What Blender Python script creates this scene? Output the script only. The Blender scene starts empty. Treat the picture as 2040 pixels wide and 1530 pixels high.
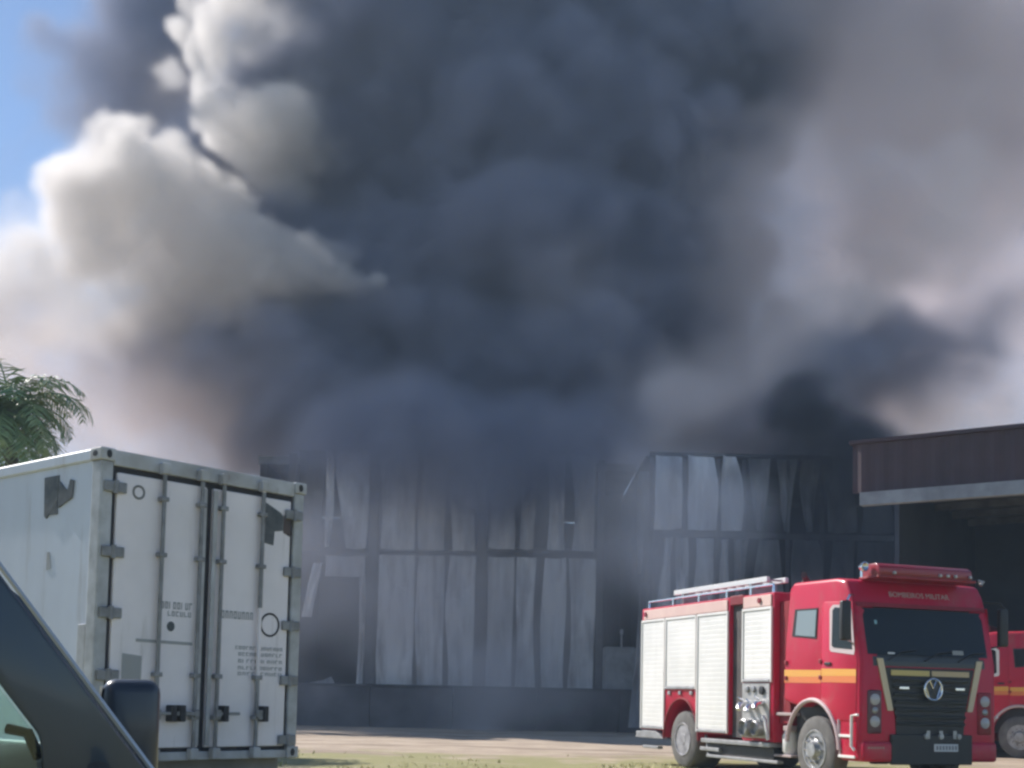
import bpy, bmesh, math, random
import numpy as np
from mathutils import Vector, Matrix
R = math.radians
PI = math.pi
scn = bpy.context.scene
COL = scn.collection
random.seed(7)

# ------------------------------------------------------------------ camera
FOC, PITCH, ROLL, EYE, SHIFT = 2500.0, R(4.0), R(1.2), 1.17, 452.0
cam_d = bpy.data.cameras.new('camera')
cam_d.sensor_fit = 'HORIZONTAL'
cam_d.sensor_width = 36.0
cam_d.lens = 36.0 * FOC / 2040.0
cam_d.shift_y = SHIFT / 2040.0
cam_d.clip_start = 0.05
cam_d.clip_end = 4000.0
cam = bpy.data.objects.new('camera', cam_d)
COL.objects.link(cam)
CAMROT = Matrix.Rotation(PI/2 + PITCH, 3, 'X') @ Matrix.Rotation(ROLL, 3, 'Z')
cam.matrix_world = Matrix.Translation((0, 0, EYE)) @ CAMROT.to_4x4()
scn.camera = cam

def at(px, py, Y):
    """photo pixel (2040 x 1530) and distance ahead -> world point"""
    d = CAMROT @ Vector(((px - 1020) / FOC, (765 - py + SHIFT) / FOC, -1.0))
    return Vector((0, 0, EYE)) + d * (Y / d.y)

# ------------------------------------------------------------------ sky, sun, exposure
SUN_EL, SUN_AZ = R(40), R(-52)          # azimuth from +Y towards +X
world = bpy.data.worlds.new('World')
scn.world = world
world.use_nodes = True
wn = world.node_tree.nodes; wl = world.node_tree.links
wn.clear()
sky = wn.new('ShaderNodeTexSky'); sky.sky_type = 'NISHITA'; sky.sun_disc = False
sky.sun_elevation = SUN_EL; sky.sun_rotation = SUN_AZ
sky.air_density = .9; sky.dust_density = 0.15; sky.ozone_density = 3.0
bg = wn.new('ShaderNodeBackground'); bg.inputs['Strength'].default_value = 0.09
wo = wn.new('ShaderNodeOutputWorld')
wl.new(sky.outputs[0], bg.inputs[0]); wl.new(bg.outputs[0], wo.inputs[0])
sun_d = bpy.data.lights.new('sun', 'SUN'); sun_d.energy = 4.9; sun_d.angle = R(0.5); sun_d.color = (1.0, 0.95, 0.90)
sun = bpy.data.objects.new('sun', sun_d); COL.objects.link(sun)
SUNV = Vector((math.sin(SUN_AZ) * math.cos(SUN_EL), math.cos(SUN_AZ) * math.cos(SUN_EL), math.sin(SUN_EL)))
sun.rotation_euler = SUNV.to_track_quat('Z', 'Y').to_euler()
sun.location = SUNV * 60
scn.view_settings.view_transform = 'Standard'
scn.view_settings.look = 'None'
scn.view_settings.exposure = 0.6
scn.view_settings.gamma = 1.0
scn.view_settings.use_curve_mapping = False
cy = scn.cycles
cy.use_denoising = True
cy.use_adaptive_sampling = True
cy.adaptive_threshold = 0.03
cy.max_bounces = 12; cy.diffuse_bounces = 3; cy.glossy_bounces = 3; cy.transmission_bounces = 4
cy.transparent_max_bounces = 12; cy.volume_bounces = 10
cy.volume_step_rate = 2.5
cy.volume_max_steps = 256
cy.pixel_filter_type = 'GAUSSIAN'; cy.filter_width = 3.0
cy.caustics_reflective = False; cy.caustics_refractive = False
# ------------------------------------------------------------------ helpers
def mat(name, col, rough=.6, metal=0.0, col2=None, scale=4.0, mix=(.35, .65), bump=0.0, bscale=None, coat=0.0, trans=0.0, alpha=1.0, stretch=(1, 1, 1), spec=.5, detail=6, dirt=None):
    m = bpy.data.materials.new(name); m.use_nodes = True
    nt = m.node_tree; p = nt.nodes['Principled BSDF']; N = nt.nodes.new; L = nt.links.new
    p.inputs['Base Color'].default_value = (*col, 1)
    p.inputs['Roughness'].default_value = rough; p.inputs['Metallic'].default_value = metal
    p.inputs['Specular IOR Level'].default_value = spec
    if coat: p.inputs['Coat Weight'].default_value = coat; p.inputs['Coat Roughness'].default_value = .08
    if trans: p.inputs['Transmission Weight'].default_value = trans
    if alpha < 1: p.inputs['Alpha'].default_value = alpha
    if col2 or bump:
        tc = N('ShaderNodeTexCoord'); mp = N('ShaderNodeMapping'); mp.inputs['Scale'].default_value = stretch
        L(tc.outputs['Object'], mp.inputs[0])
    if col2:
        n = N('ShaderNodeTexNoise'); n.inputs['Scale'].default_value = scale; n.inputs['Detail'].default_value = detail; n.inputs['Roughness'].default_value = .62
        r = N('ShaderNodeValToRGB'); r.color_ramp.elements[0].position, r.color_ramp.elements[1].position = mix
        r.color_ramp.elements[0].color = (*col, 1); r.color_ramp.elements[1].color = (*col2, 1)
        L(mp.outputs[0], n.inputs['Vector']); L(n.outputs[0], r.inputs[0]); L(r.outputs[0], p.inputs['Base Color'])
    if dirt:
        # run-off stains and grime: (colour, scale, stretch, low, high)
        dc, ds, dst, lo, hi = dirt
        tc2 = N('ShaderNodeTexCoord'); m2 = N('ShaderNodeMapping'); m2.inputs['Scale'].default_value = dst
        n = N('ShaderNodeTexNoise'); n.inputs['Scale'].default_value = ds; n.inputs['Detail'].default_value = 8; n.inputs['Roughness'].default_value = .7
        r = N('ShaderNodeMapRange'); r.inputs[1].default_value = lo; r.inputs[2].default_value = hi; r.inputs[4].default_value = .75; r.clamp = True
        x = N('ShaderNodeMix'); x.data_type = 'RGBA'; x.inputs[7].default_value = (*dc, 1); x.inputs[6].default_value = (*col, 1)
        L(tc2.outputs['Object'], m2.inputs[0]); L(m2.outputs[0], n.inputs['Vector']); L(n.outputs[0], r.inputs[0]); L(r.outputs[0], x.inputs[0])
        if p.inputs['Base Color'].links: L(p.inputs['Base Color'].links[0].from_socket, x.inputs[6])
        L(x.outputs[2], p.inputs['Base Color'])
    if bump:
        n = N('ShaderNodeTexNoise'); n.inputs['Scale'].default_value = bscale or scale*3; n.inputs['Detail'].default_value = 5
        b = N('ShaderNodeBump'); b.inputs['Strength'].default_value = bump; b.inputs['Distance'].default_value = .02
        L(mp.outputs[0], n.inputs['Vector']); L(n.outputs[0], b.inputs['Height']); L(b.outputs[0], p.inputs['Normal'])
    return m

class MB:
    def __init__(s): s.bm = bmesh.new()
    def box(s, x0, x1, y0, y1, z0, z1, bev=0.0, seg=2, rot=None, piv=None):
        r = bmesh.ops.create_cube(s.bm, size=1.0); v = r['verts']
        for q in v: q.co = Vector(((x0+x1)/2 + q.co.x*(x1-x0), (y0+y1)/2 + q.co.y*(y1-y0), (z0+z1)/2 + q.co.z*(z1-z0)))
        if rot is not None:
            c = Vector(piv) if piv else Vector(((x0+x1)/2, (y0+y1)/2, (z0+z1)/2))
            for q in v: q.co = c + rot @ (q.co - c)
        if bev:
            e = list({e for q in v for e in q.link_edges})
            bmesh.ops.bevel(s.bm, geom=e, offset=bev, segments=seg, affect='EDGES', profile=.5)
        return s
    def prism(s, poly, axis, a, b, bev=0.0, seg=2):
        """polygon (in the two remaining axes, in x,y,z order) extruded along axis from a to b"""
        def P(u, v, t): return {'x': (t, u, v), 'y': (u, t, v), 'z': (u, v, t)}[axis]
        A = [s.bm.verts.new(P(u, v, a)) for u, v in poly]; B = [s.bm.verts.new(P(u, v, b)) for u, v in poly]
        n = len(poly); F = [s.bm.faces.new(A), s.bm.faces.new(B[::-1])]
        for i in range(n): F.append(s.bm.faces.new((A[i], B[i], B[(i+1) % n], A[(i+1) % n])))
        bmesh.ops.recalc_face_normals(s.bm, faces=F)
        if bev:
            e = [e for e in {e for f in F for e in f.edges} if len(e.link_faces) == 2 and e.calc_face_angle(0) > .5]
            bmesh.ops.bevel(s.bm, geom=e, offset=bev, segments=seg, affect='EDGES', profile=.5, clamp_overlap=True)
        return s
    def tube(s, pts, r, n=8, close=False):
        pts = [Vector(p) for p in pts]; rings = []; u0 = None
        for i, p in enumerate(pts):
            if close: d = pts[(i+1) % len(pts)] - pts[i-1]
            else: d = pts[min(i+1, len(pts)-1)] - pts[max(i-1, 0)]
            d.normalize()
            u = d.cross(Vector((0, 0, 1)) if abs(d.z) < .9 else Vector((1, 0, 0))).normalized() if u0 is None else (u0 - d*u0.dot(d)).normalized()
            u0 = u; w = d.cross(u)
            rr = r[i] if hasattr(r, '__len__') else r
            rings.append([s.bm.verts.new(p + (u*math.cos(2*PI*k/n) + w*math.sin(2*PI*k/n))*rr) for k in range(n)])
        m = len(rings)
        for i in range(m if close else m-1):
            for k in range(n): s.bm.faces.new((rings[i][k], rings[i][(k+1) % n], rings[(i+1) % m][(k+1) % n], rings[(i+1) % m][k]))
        if not close: s.bm.faces.new(rings[0][::-1]); s.bm.faces.new(rings[-1])
        return s
    def lathe(s, prof, c, axis='x', n=24, ring=False):
        """profile of (radius, offset along axis); ring=True joins last to first"""
        rows = []
        for r, t in prof:
            row = []
            for k in range(n):
                a = 2*PI*k/n; u, v = r*math.cos(a), r*math.sin(a)
                row.append(s.bm.verts.new(Vector(c) + Vector({'x': (t, u, v), 'y': (u, t, v), 'z': (u, v, t)}[axis])))
            rows.append(row)
        m = len(rows); F = []
        for i in range(m if ring else m-1):
            for k in range(n): F.append(s.bm.faces.new((rows[i][k], rows[i][(k+1) % n], rows[(i+1) % m][(k+1) % n], rows[(i+1) % m][k])))
        if not ring:
            F.append(s.bm.faces.new(rows[0])); F.append(s.bm.faces.new(rows[-1]))
        bmesh.ops.recalc_face_normals(s.bm, faces=F)
        return s
    def sheet(s, f, nu, nv, th=.05, off=(0, 1, 0)):
        """a bent sheet: f(u, v) -> point, given thickness along off"""
        o = Vector(off)*th
        A = [[s.bm.verts.new(Vector(f(i/nu, j/nv))) for j in range(nv+1)] for i in range(nu+1)]
        B = [[s.bm.verts.new(v.co + o) for v in r] for r in A]; F = []
        for i in range(nu):
            for j in range(nv):
                F.append(s.bm.faces.new((A[i][j], A[i+1][j], A[i+1][j+1], A[i][j+1]))); F.append(s.bm.faces.new((B[i][j], B[i][j+1], B[i+1][j+1], B[i+1][j])))
        bd = [(i, 0) for i in range(nu)] + [(nu, j) for j in range(nv)] + [(i, nv) for i in range(nu, 0, -1)] + [(0, j) for j in range(nv, 0, -1)]
        for k in range(len(bd)):
            a, b = bd[k], bd[(k+1) % len(bd)]
            F.append(s.bm.faces.new((A[a[0]][a[1]], B[a[0]][a[1]], B[b[0]][b[1]], A[b[0]][b[1]])))
        bmesh.ops.recalc_face_normals(s.bm, faces=F)
        return s
    def obj(s, name, m, parent=None, smooth=False, loc=None):
        me = bpy.data.meshes.new(name)
        for v in s.bm.verts:
            if loc is not None: v.co -= Vector(loc)
        s.bm.to_mesh(me); s.bm.free()
        if smooth:
            me.shade_smooth()
            me.set_sharp_from_angle(angle=R(38))
        me.materials.append(m)
        o = bpy.data.objects.new(name, me); COL.objects.link(o)
        if loc is not None: o.location = loc
        if parent: o.parent = parent
        return o

def thing(name, label, cat, loc=(0, 0, 0), rotz=0.0, group=None):
    o = bpy.data.objects.new(name, None); COL.objects.link(o)
    o.empty_display_size = .3
    o.location = loc; o.rotation_euler = (0, 0, rotz)
    o['label'] = label; o['category'] = cat
    if group: o['group'] = group
    return o
def tag(o, label=None, cat=None, group=None, kind=None):
    for k, v in (('label', label), ('category', cat), ('group', group), ('kind', kind)):
        if v: o[k] = v
    return o
def copy_tree(o, parent=None):
    c = o.copy(); COL.objects.link(c)
    if parent: c.parent = parent
    for ch in list(o.children): copy_tree(ch, c)
    return c
def text_bm(mb, txt, size, M, depth=.004):
    cu = bpy.data.curves.new('lettering', 'FONT'); cu.body = txt; cu.size = size; cu.align_x = 'CENTER'; cu.align_y = 'CENTER'; cu.extrude = depth; cu.resolution_u = 3
    t = bpy.data.objects.new('lettering', cu); COL.objects.link(t)
    dg = bpy.context.evaluated_depsgraph_get()
    me = bpy.data.meshes.new_from_object(t.evaluated_get(dg))
    me.transform(M); mb.bm.from_mesh(me)
    bpy.data.meshes.remove(me); bpy.data.objects.remove(t); bpy.data.curves.remove(cu)
    return mb
# ------------------------------------------------------------------ ground
def ground_mat():
    m = bpy.data.materials.new('yard_dirt'); m.use_nodes = True
    nt = m.node_tree; p = nt.nodes['Principled BSDF']; N = nt.nodes.new; L = nt.links.new
    tc = N('ShaderNodeTexCoord')
    def noise(scale, det=6, st=(1, 1, 1)):
        mp = N('ShaderNodeMapping'); mp.inputs['Scale'].default_value = st; L(tc.outputs['Object'], mp.inputs[0])
        n = N('ShaderNodeTexNoise'); n.inputs['Scale'].default_value = scale; n.inputs['Detail'].default_value = det; n.inputs['Roughness'].default_value = .65
        L(mp.outputs[0], n.inputs['Vector']); return n.outputs[0]
    def ramp(f, a, b, ca, cb):
        r = N('ShaderNodeValToRGB'); r.color_ramp.elements[0].position = a; r.color_ramp.elements[1].position = b
        r.color_ramp.elements[0].color = (*ca, 1); r.color_ramp.elements[1].color = (*cb, 1); L(f, r.inputs[0]); return r.outputs[0]
    base = ramp(noise(.9), .3, .7, (.34, .27, .205), (.48, .39, .30))
    streak = ramp(noise(.5, 4, (.25, 1.6, 1)), .52, .62, (1, 1, 1), (.62, .6, .58))
    mx = N('ShaderNodeMix'); mx.data_type = 'RGBA'; mx.blend_type = 'MULTIPLY'; mx.inputs[0].default_value = 1
    L(base, mx.inputs[6]); L(streak, mx.inputs[7])
    # thin green growth towards the road side of the yard
    sp = N('ShaderNodeSeparateXYZ'); L(tc.outputs['Object'], sp.inputs[0])
    mr = N('ShaderNodeMapRange'); mr.inputs[1].default_value = 31; mr.inputs[2].default_value = 24.5; mr.inputs[3].default_value = -.22; mr.inputs[4].default_value = .2; L(sp.outputs[1], mr.inputs[0])
    ad = N('ShaderNodeMath'); ad.operation = 'ADD'; L(mr.outputs[0], ad.inputs[0]); L(noise(.7, 8), ad.inputs[1])
    gr = ramp(ad.outputs[0], .5, .66, (0, 0, 0), (1, 1, 1))
    mg = N('ShaderNodeMix'); mg.data_type = 'RGBA'; L(gr, mg.inputs[0]); L(mx.outputs[2], mg.inputs[6]); mg.inputs[7].default_value = (.27, .255, .125, 1)
    L(mg.outputs[2], p.inputs['Base Color']); p.inputs['Roughness'].default_value = .9; p.inputs['Specular IOR Level'].default_value = .2
    b = N('ShaderNodeBump'); b.inputs['Strength'].default_value = .5; b.inputs['Distance'].default_value = .05; L(noise(3.5, 8), b.inputs['Height']); L(b.outputs[0], p.inputs['Normal'])
    return m
b = MB(); rng = random.Random(3)
nx, ny = 60, 60
xs = [-600, -250, -100] + [-30 + i*1.1 for i in range(56)] + [100, 250, 600]; ys = [-200, -60, -10] + [8 + i*.8 for i in range(60)] + [80, 200, 500, 800]
from mathutils import noise as mnoise
V = [[b.bm.verts.new((x, y, (.06*mnoise.noise((x*.35, y*.35, 0)) + .03*mnoise.noise((x*1.1, y*1.1, 4)) - .03) if (-28 < x < 28 and 12 < y < 48) else -.03)) for y in ys] for x in xs]
for i in range(len(xs)-1):
    for j in range(len(ys)-1): b.bm.faces.new((V[i][j], V[i+1][j], V[i+1][j+1], V[i][j+1]))
tag(b.obj('ground', ground_mat(), smooth=True), kind='structure')

# grass in the foreground
b = MB(); rng = random.Random(5)
for k in range(2600):
    x = rng.uniform(-8, 4.2); y = 20.3 + abs(rng.gauss(0, 2.6))
    if mnoise.noise((x*.55, y*.55, 2)) + .25*mnoise.noise((x*2, y*2, 7)) < .06 + .05*(y-22): continue
    h = rng.uniform(.0, .05); a = rng.uniform(0, PI); w = rng.uniform(.012, .03)
    dx, dy = math.cos(a)*w, math.sin(a)*w; lx, ly = rng.gauss(0, .05), rng.gauss(0, .05)
    q = [b.bm.verts.new(p) for p in ((x-dx, y-dy, -.06), (x+dx, y+dy, -.06), (x+lx, y+ly, h))]; b.bm.faces.new(q)
tag(b.obj('grass', mat('dry_grass', (.34, .34, .12), .8, col2=(.5, .45, .22), scale=1.5)), kind='stuff')

# ------------------------------------------------------------------ low wall in front of the burning building
WY = 48.6
wm = mat('sooty_render', (.15, .145, .155), .9, col2=(.06, .06, .068), scale=.45, mix=(.35, .7), bump=.3, bscale=5)
t = thing('boundary_wall', 'low dark rendered wall in front of the burning warehouse', 'wall', (0, WY, 0))
for i in range(8):
    x0 = -15.0 + i*3.2
    b = MB(); b.box(x0 + .012, x0 + 3.188, -.12, .12, -.2, 1.52, .015, 1); b.obj('wall_panel', wm, t)
b = MB(); b.box(-15.05, 10.65, -.17, .17, 1.523, 1.62, .02); b.obj('coping', mat('coping', (.10, .10, .11), .85, col2=(.05, .05, .055), scale=1.2), t)

# ------------------------------------------------------------------ burning warehouse
FY = 51.0
panel_mats = [mat('scorched_panel_light', (.86, .87, .88), .55, col2=(.30, .29, .295), scale=1.1, mix=(.45, .7), stretch=(1.6, 1, .28), bump=.15, bscale=2),  # soot noise, its stretched dark streaks also painted in for the panel creases
              mat('scorched_panel_grey', (.78, .78, .79), .6, col2=(.34, .33, .335), scale=.9, mix=(.38, .7), stretch=(1.6, 1, .28), bump=.15, bscale=2),
              mat('scorched_panel_dark', (.34, .335, .345), .7, col2=(.08, .08, .085), scale=.6, mix=(.35, .7), stretch=(1, 1, .4), bump=.2, bscale=2),
              mat('charred_panel', (.10, .10, .105), .8, col2=(.03, .03, .034), scale=.7, mix=(.3, .7), stretch=(1, 1, .4), bump=.2, bscale=2)]
steel = mat('sooty_steel', (.13, .13, .145), .7, col2=(.05, .05, .055), scale=1.5)
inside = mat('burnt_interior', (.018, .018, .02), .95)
wh = thing('warehouse', 'burning warehouse with buckled white wall panels and smoke pouring from its roof', 'building', (0, 0, 0))
def bent_panel(x0, x1, z0, z1, seed, m, Y=FY, lb=.06, rb=.06, curl=.25, par=None, name='panel', lean=0.0, tilt=0.0, top=0.0):
    r = random.Random(seed)
    pl, pr_, pc_ = r.uniform(0, 6), r.uniform(0, 6), r.uniform(0, 6)
    fl, fr = r.uniform(.5, 1.1), r.uniform(.5, 1.1); H = z1 - z0
    def f(u, v):
        z = z0 + v*H + (top*u if v > .5 else 0)*v
        xl = x0 + .015 + lb*(.5 + .5*math.sin(pl + fl*z)) ; xr = x1 - .015 - rb*(.5 + .5*math.sin(pr_ + fr*z))
        x = xl + (xr - xl)*u + tilt*v
        e = abs(2*u - 1)**2.2
        y = Y - lean*v - curl*e*max(0, math.sin(pc_ + 1.1*z + u))*.8 - .13*math.sin(1.7*z + pc_)*math.sin(PI*u) - .06*math.sin(3.1*z + pl + 2*u) - .07*math.sin(2*PI*u*1.5 + .8*math.sin(1.3*z + pr_) + pl)*math.sin(.9*z + pc_)
        return (x, y, z)
    b = MB(); b.sheet(f, 12, 20, .05)
    return b.obj(name, m, par or wh, smooth=True)
L0, L1, T1 = 1.3, 6.98, 11.2
# left bay (torn open below), middle bay, right bay
rows = [(-7.35, -5.95, 7.15, T1, 0, .55), (-8.9, -7.75, 7.3, T1, 3, .1)]
k = 0
for x0, x1, z0, z1, mi, lb in rows:
    bent_panel(x0, x1, z0, z1, 11 + k, panel_mats[mi], lb=lb, curl=.4); k += 1
for x0, x1 in ((-7.75, -7.35),):
    bent_panel(x0, x1, 7.2, T1, 60, panel_mats[0], lb=.03, rb=.25, curl=.3)
bent_panel(-7.7, -6.0, 6.0, 6.85, 61, panel_mats[1], lb=.02, rb=.02, curl=.1)               # strip left over the torn hole
bent_panel(-6.35, -5.95, L0, 6.0, 62, panel_mats[1], lb=.12, rb=.02, curl=.2)
bent_panel(-8.55, -8.1, 4.3, 6.5, 63, panel_mats[0], Y=FY-.35, lb=.02, rb=.02, curl=.2, tilt=.4, name='torn_sheet')
for i, (xa, xb, mi, lb, rb) in enumerate(((-5.5, -3.96, 0, .03, .03), (-3.95, -2.75, 0, .16, .03), (-2.74, -1.5, 0, .2, .04),
                                          (-1.05, .08, 1, .03, .05), (.12, 1.1, 0, .08, .22), (1.14, 2.22, 0, .22, .1), (2.24, 3.4, 0, .16, .06))):
    bent_panel(xa, xb, L0, L1 - .05, 20 + i, panel_mats[mi], lb=lb, rb=rb, curl=.38)
    bent_panel(xa, xb, L1 + .16 + (.12 if i > 2 else 0), T1, 40 + i, panel_mats[(0, 1, 0, 1, 1, 0, 1)[i]], lb=lb + .07, rb=rb + .05, curl=.42)
for x, w in ((-5.72, .36), (-1.27, .38), (3.56, .26), (-9.1, .3)):
    b = MB(); b.box(x - w/2, x + w/2, FY - .16, FY - .13, 0, 11.0); b.box(x - w/2, x + w/2, FY + .13, FY + .16, 0, 11.0); b.box(x - .02, x + .02, FY - .13, FY + .13, 0, 11.0)
    b.obj('column', steel, wh)
for x0, x1, za, zb in ((-8.9, -5.92, 6.92, 7.0), (-5.5, -1.48, 6.95, 7.14), (-1.06, 3.42, 7.2, 7.34)):
    b = MB(); b.tube([(x0 + (x1-x0)*q/8, FY + .22, za + (zb-za)*q/8 + .05*math.sin(q*1.3)) for q in range(9)], .09, 6); b.obj('girt', steel, wh)
b = MB(); b.box(-10.2, 4.2, 66, 66.3, -.1, 10.5); b.box(-10.5, -10.2, 51.2, 66.3, -.1, 10.6); b.box(4.2, 4.5, 57.4, 66.3, -.1, 10.6); b.box(4.3, 4.995, 56.9, 57.1, -.1, 10.61); b.obj('inner_wall', inside, wh)  # last box: dark backing added so no bright sky shows in the gap
b = MB(); b.box(-10.6, 4.99, 51.3, 66.5, 10.62, 10.95); b.obj('roof', mat('roof_sheet', (.2, .2, .21), .7, col2=(.05, .05, .05), scale=.6), wh)
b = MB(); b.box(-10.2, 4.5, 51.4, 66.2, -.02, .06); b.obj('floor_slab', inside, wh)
b = MB()
for i in range(26):
    x = -9.6 + rng.uniform(0, 13.5); y = rng.uniform(52, 56); a = rng.uniform(-.9, .9)
    b.box(x-.9, x+.9, y-.05, y+.05, .3, .42, rot=Matrix.Rotation(a, 3, 'Y') @ Matrix.Rotation(rng.uniform(-1, 1), 3, 'Z'))
tag(b.obj('burnt_rubble', inside, wh), kind='stuff')
# wing of the warehouse that stands nearer, charred towards its right end
wg = thing('warehouse_wing', 'charred grey warehouse wing with bent wall panels behind the fire truck', 'building', (0, 0, 0))
QY = 46.0
bent_panel(4.3, 5.05, .2, 9.7, 70, panel_mats[2], Y=QY+.3, lb=.22, rb=.12, curl=.5, par=wg, tilt=.25)
ups = [(5.15, 6.22, 1, .05, .10), (6.33, 7.5, 1, .10, .16), (7.6, 8.45, 1, .08, .40), (8.6, 9.5, 2, .34, .44), (9.55, 10.5, 2, .36, .3), (10.55, 11.4, 2, .3, .34), (11.45, 12.6, 2, .25, .1), (12.65, 14.0, 3, .1, .1), (14.05, 15.5, 3, .1, .1)]
for i, (a, c, mi, lb, rb) in enumerate(ups):
    bent_panel(a, c, 7.52, 10.25, 80 + i, panel_mats[mi], Y=QY, lb=lb, rb=rb, curl=.6, par=wg)
los = [(5.3, 5.9, 1, .3, .08), (5.95, 6.5, 1, .08, .12), (6.6, 7.45, 1, .12, .1), (7.6, 8.0, 1, .08, .08), (8.12, 8.7, 2, .08, .3), (8.85, 10.1, 2, .26, .38), (10.2, 11.4, 2, .2, .34), (11.5, 12.6, 2, .24, .1), (12.65, 14.0, 3, .1, .1), (14.05, 15.5, 3, .1, .1)]
for i, (a, c, mi, lb, rb) in enumerate(los):
    bent_panel(a, c, .1, 7.22, 100 + i, panel_mats[mi], Y=QY, lb=lb, rb=rb, curl=.35, par=wg)
for x in (5.08, 6.28, 7.55, 8.52, 10.15, 11.43):
    b = MB(); b.box(x-.06, x+.06, QY + .12, QY + .28, 0, 10.2); b.obj('column', steel, wg)
b = MB(); b.box(5.5, 15.5, QY + .14, QY + .3, 7.28, 7.48); b.obj('girt', steel, wg)
b = MB(); b.box(5.0, 15.6, QY + .1, QY + .4, 10.3, 10.42); b.obj('roof_edge', steel, wg)
b = MB(); b.box(5.0, 15.6, 57, 57.3, -.1, 10.2); b.box(15.6, 15.9, QY + .3, 57.3, -.1, 10.2); b.box(4.9, 5.05, 51.5, 57, -.1, 10.2); b.obj('inner_wall', inside, wg)
b = MB(); b.box(4.9, 15.9, QY + .42, 57.3, 10.24, 10.34); b.obj('roof', panel_mats[3], wg)
# pale tank in the gap and scrap by the torn bay
tk = thing('water_tank', 'small pale tank in the dark gap between the warehouse and its wing', 'tank', (4.3, 50.0, 0))
b = MB(); b.box(-.62, .62, -.5, .5, .0, 3.3, .08, 3); b.obj('tank_body', mat('tank_paint', (.42, .44, .45), .6, col2=(.25, .25, .26), scale=1.4), tk)
b = MB(); b.lathe([(.03, 3.3), (.03, 3.8), (.07, 3.82), (.07, 3.98), (.02, 4.02)], (.08, -.2, 0), 'z', 10); b.obj('vent_pipe', mat('pipe', (.5, .5, .52), .5), tk, smooth=True)
scrap_m = mat('bent_tin', (.34, .34, .36), .5, metal=.3, col2=(.16, .15, .15), scale=2)
sc = thing('scrap_heap', 'heap of crumpled metal sheets at the foot of the torn warehouse bay', 'scrap', (-7.4, 49.6, 0))
for i in range(11):
    cx, cz, a, tl = rng.uniform(-1.3, 1.1), rng.uniform(.5, 1.75), rng.uniform(-.7, .7), rng.uniform(-.9, .2)
    w, h = rng.uniform(.5, 1.1), rng.uniform(.18, .4)
    Rm = Matrix.Rotation(a, 3, 'Y') @ Matrix.Rotation(tl, 3, 'X')
    ph = rng.uniform(0, 6)
    b = MB(); b.sheet(lambda u, v: tuple(Vector((cx, rng.uniform(0, .01), cz)) + Rm @ Vector(((u-.5)*w, .1*math.sin(5*u+ph)*v, (v-.5)*h))), 4, 3, .012); b.obj('metal_sheet', scrap_m, sc)
b = MB(); b.prism([(-1.9, 0), (1.7, 0), (1.0, 1.2), (-.2, 1.6), (-1.3, 1.25)], 'y', .1, .5); b.obj('rubble_base', steel, sc)

# ------------------------------------------------------------------ dark open shed at the right
sh = thing('loading_shed', 'open shed with a dark maroon fascia and pale gutter behind the fire trucks', 'shed', (8.16, 30.0, 0), R(-35))
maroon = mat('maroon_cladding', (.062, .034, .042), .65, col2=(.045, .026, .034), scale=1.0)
b = MB()
n = 64; poly = []
for i in range(n*2+1): poly.append((i*.11, -.03 if (i//2) % 2 else 0.0))
poly += [(n*2*.11, .05), (0, .05)]
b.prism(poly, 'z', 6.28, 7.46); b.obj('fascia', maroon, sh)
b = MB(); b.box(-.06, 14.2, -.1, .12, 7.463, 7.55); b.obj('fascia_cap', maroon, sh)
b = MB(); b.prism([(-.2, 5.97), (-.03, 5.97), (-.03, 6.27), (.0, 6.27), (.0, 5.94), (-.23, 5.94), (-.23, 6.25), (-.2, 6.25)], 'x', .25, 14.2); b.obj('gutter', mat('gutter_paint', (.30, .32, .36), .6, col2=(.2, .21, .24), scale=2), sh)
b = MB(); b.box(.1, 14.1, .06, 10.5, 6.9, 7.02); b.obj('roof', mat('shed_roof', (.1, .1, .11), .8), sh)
b = MB(); b.box(.1, 14.1, 10.5, 10.7, -.1, 7.0); b.box(-.02, .1, 3.2, 10.7, -.1, 7.0); b.box(14.1, 14.3, .1, 10.7, -.1, 7.0); b.obj('wall', mat('shed_wall', (.055, .075, .12), .9, col2=(.04, .05, .085), scale=.6), sh)  # left side wall added to keep the sun out of the shed
for x in (6.6, 13.8):
    b = MB(); b.box(x-.12, x+.12, .1, .34, -.1, 6.9); b.obj('column', steel, sh)
for i in range(6):
    y = 1.2 + i*1.7
    b = MB(); b.box(.12, 14.08, y-.05, y+.05, 6.7, 6.9); b.obj('purlin', steel, sh)

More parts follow.
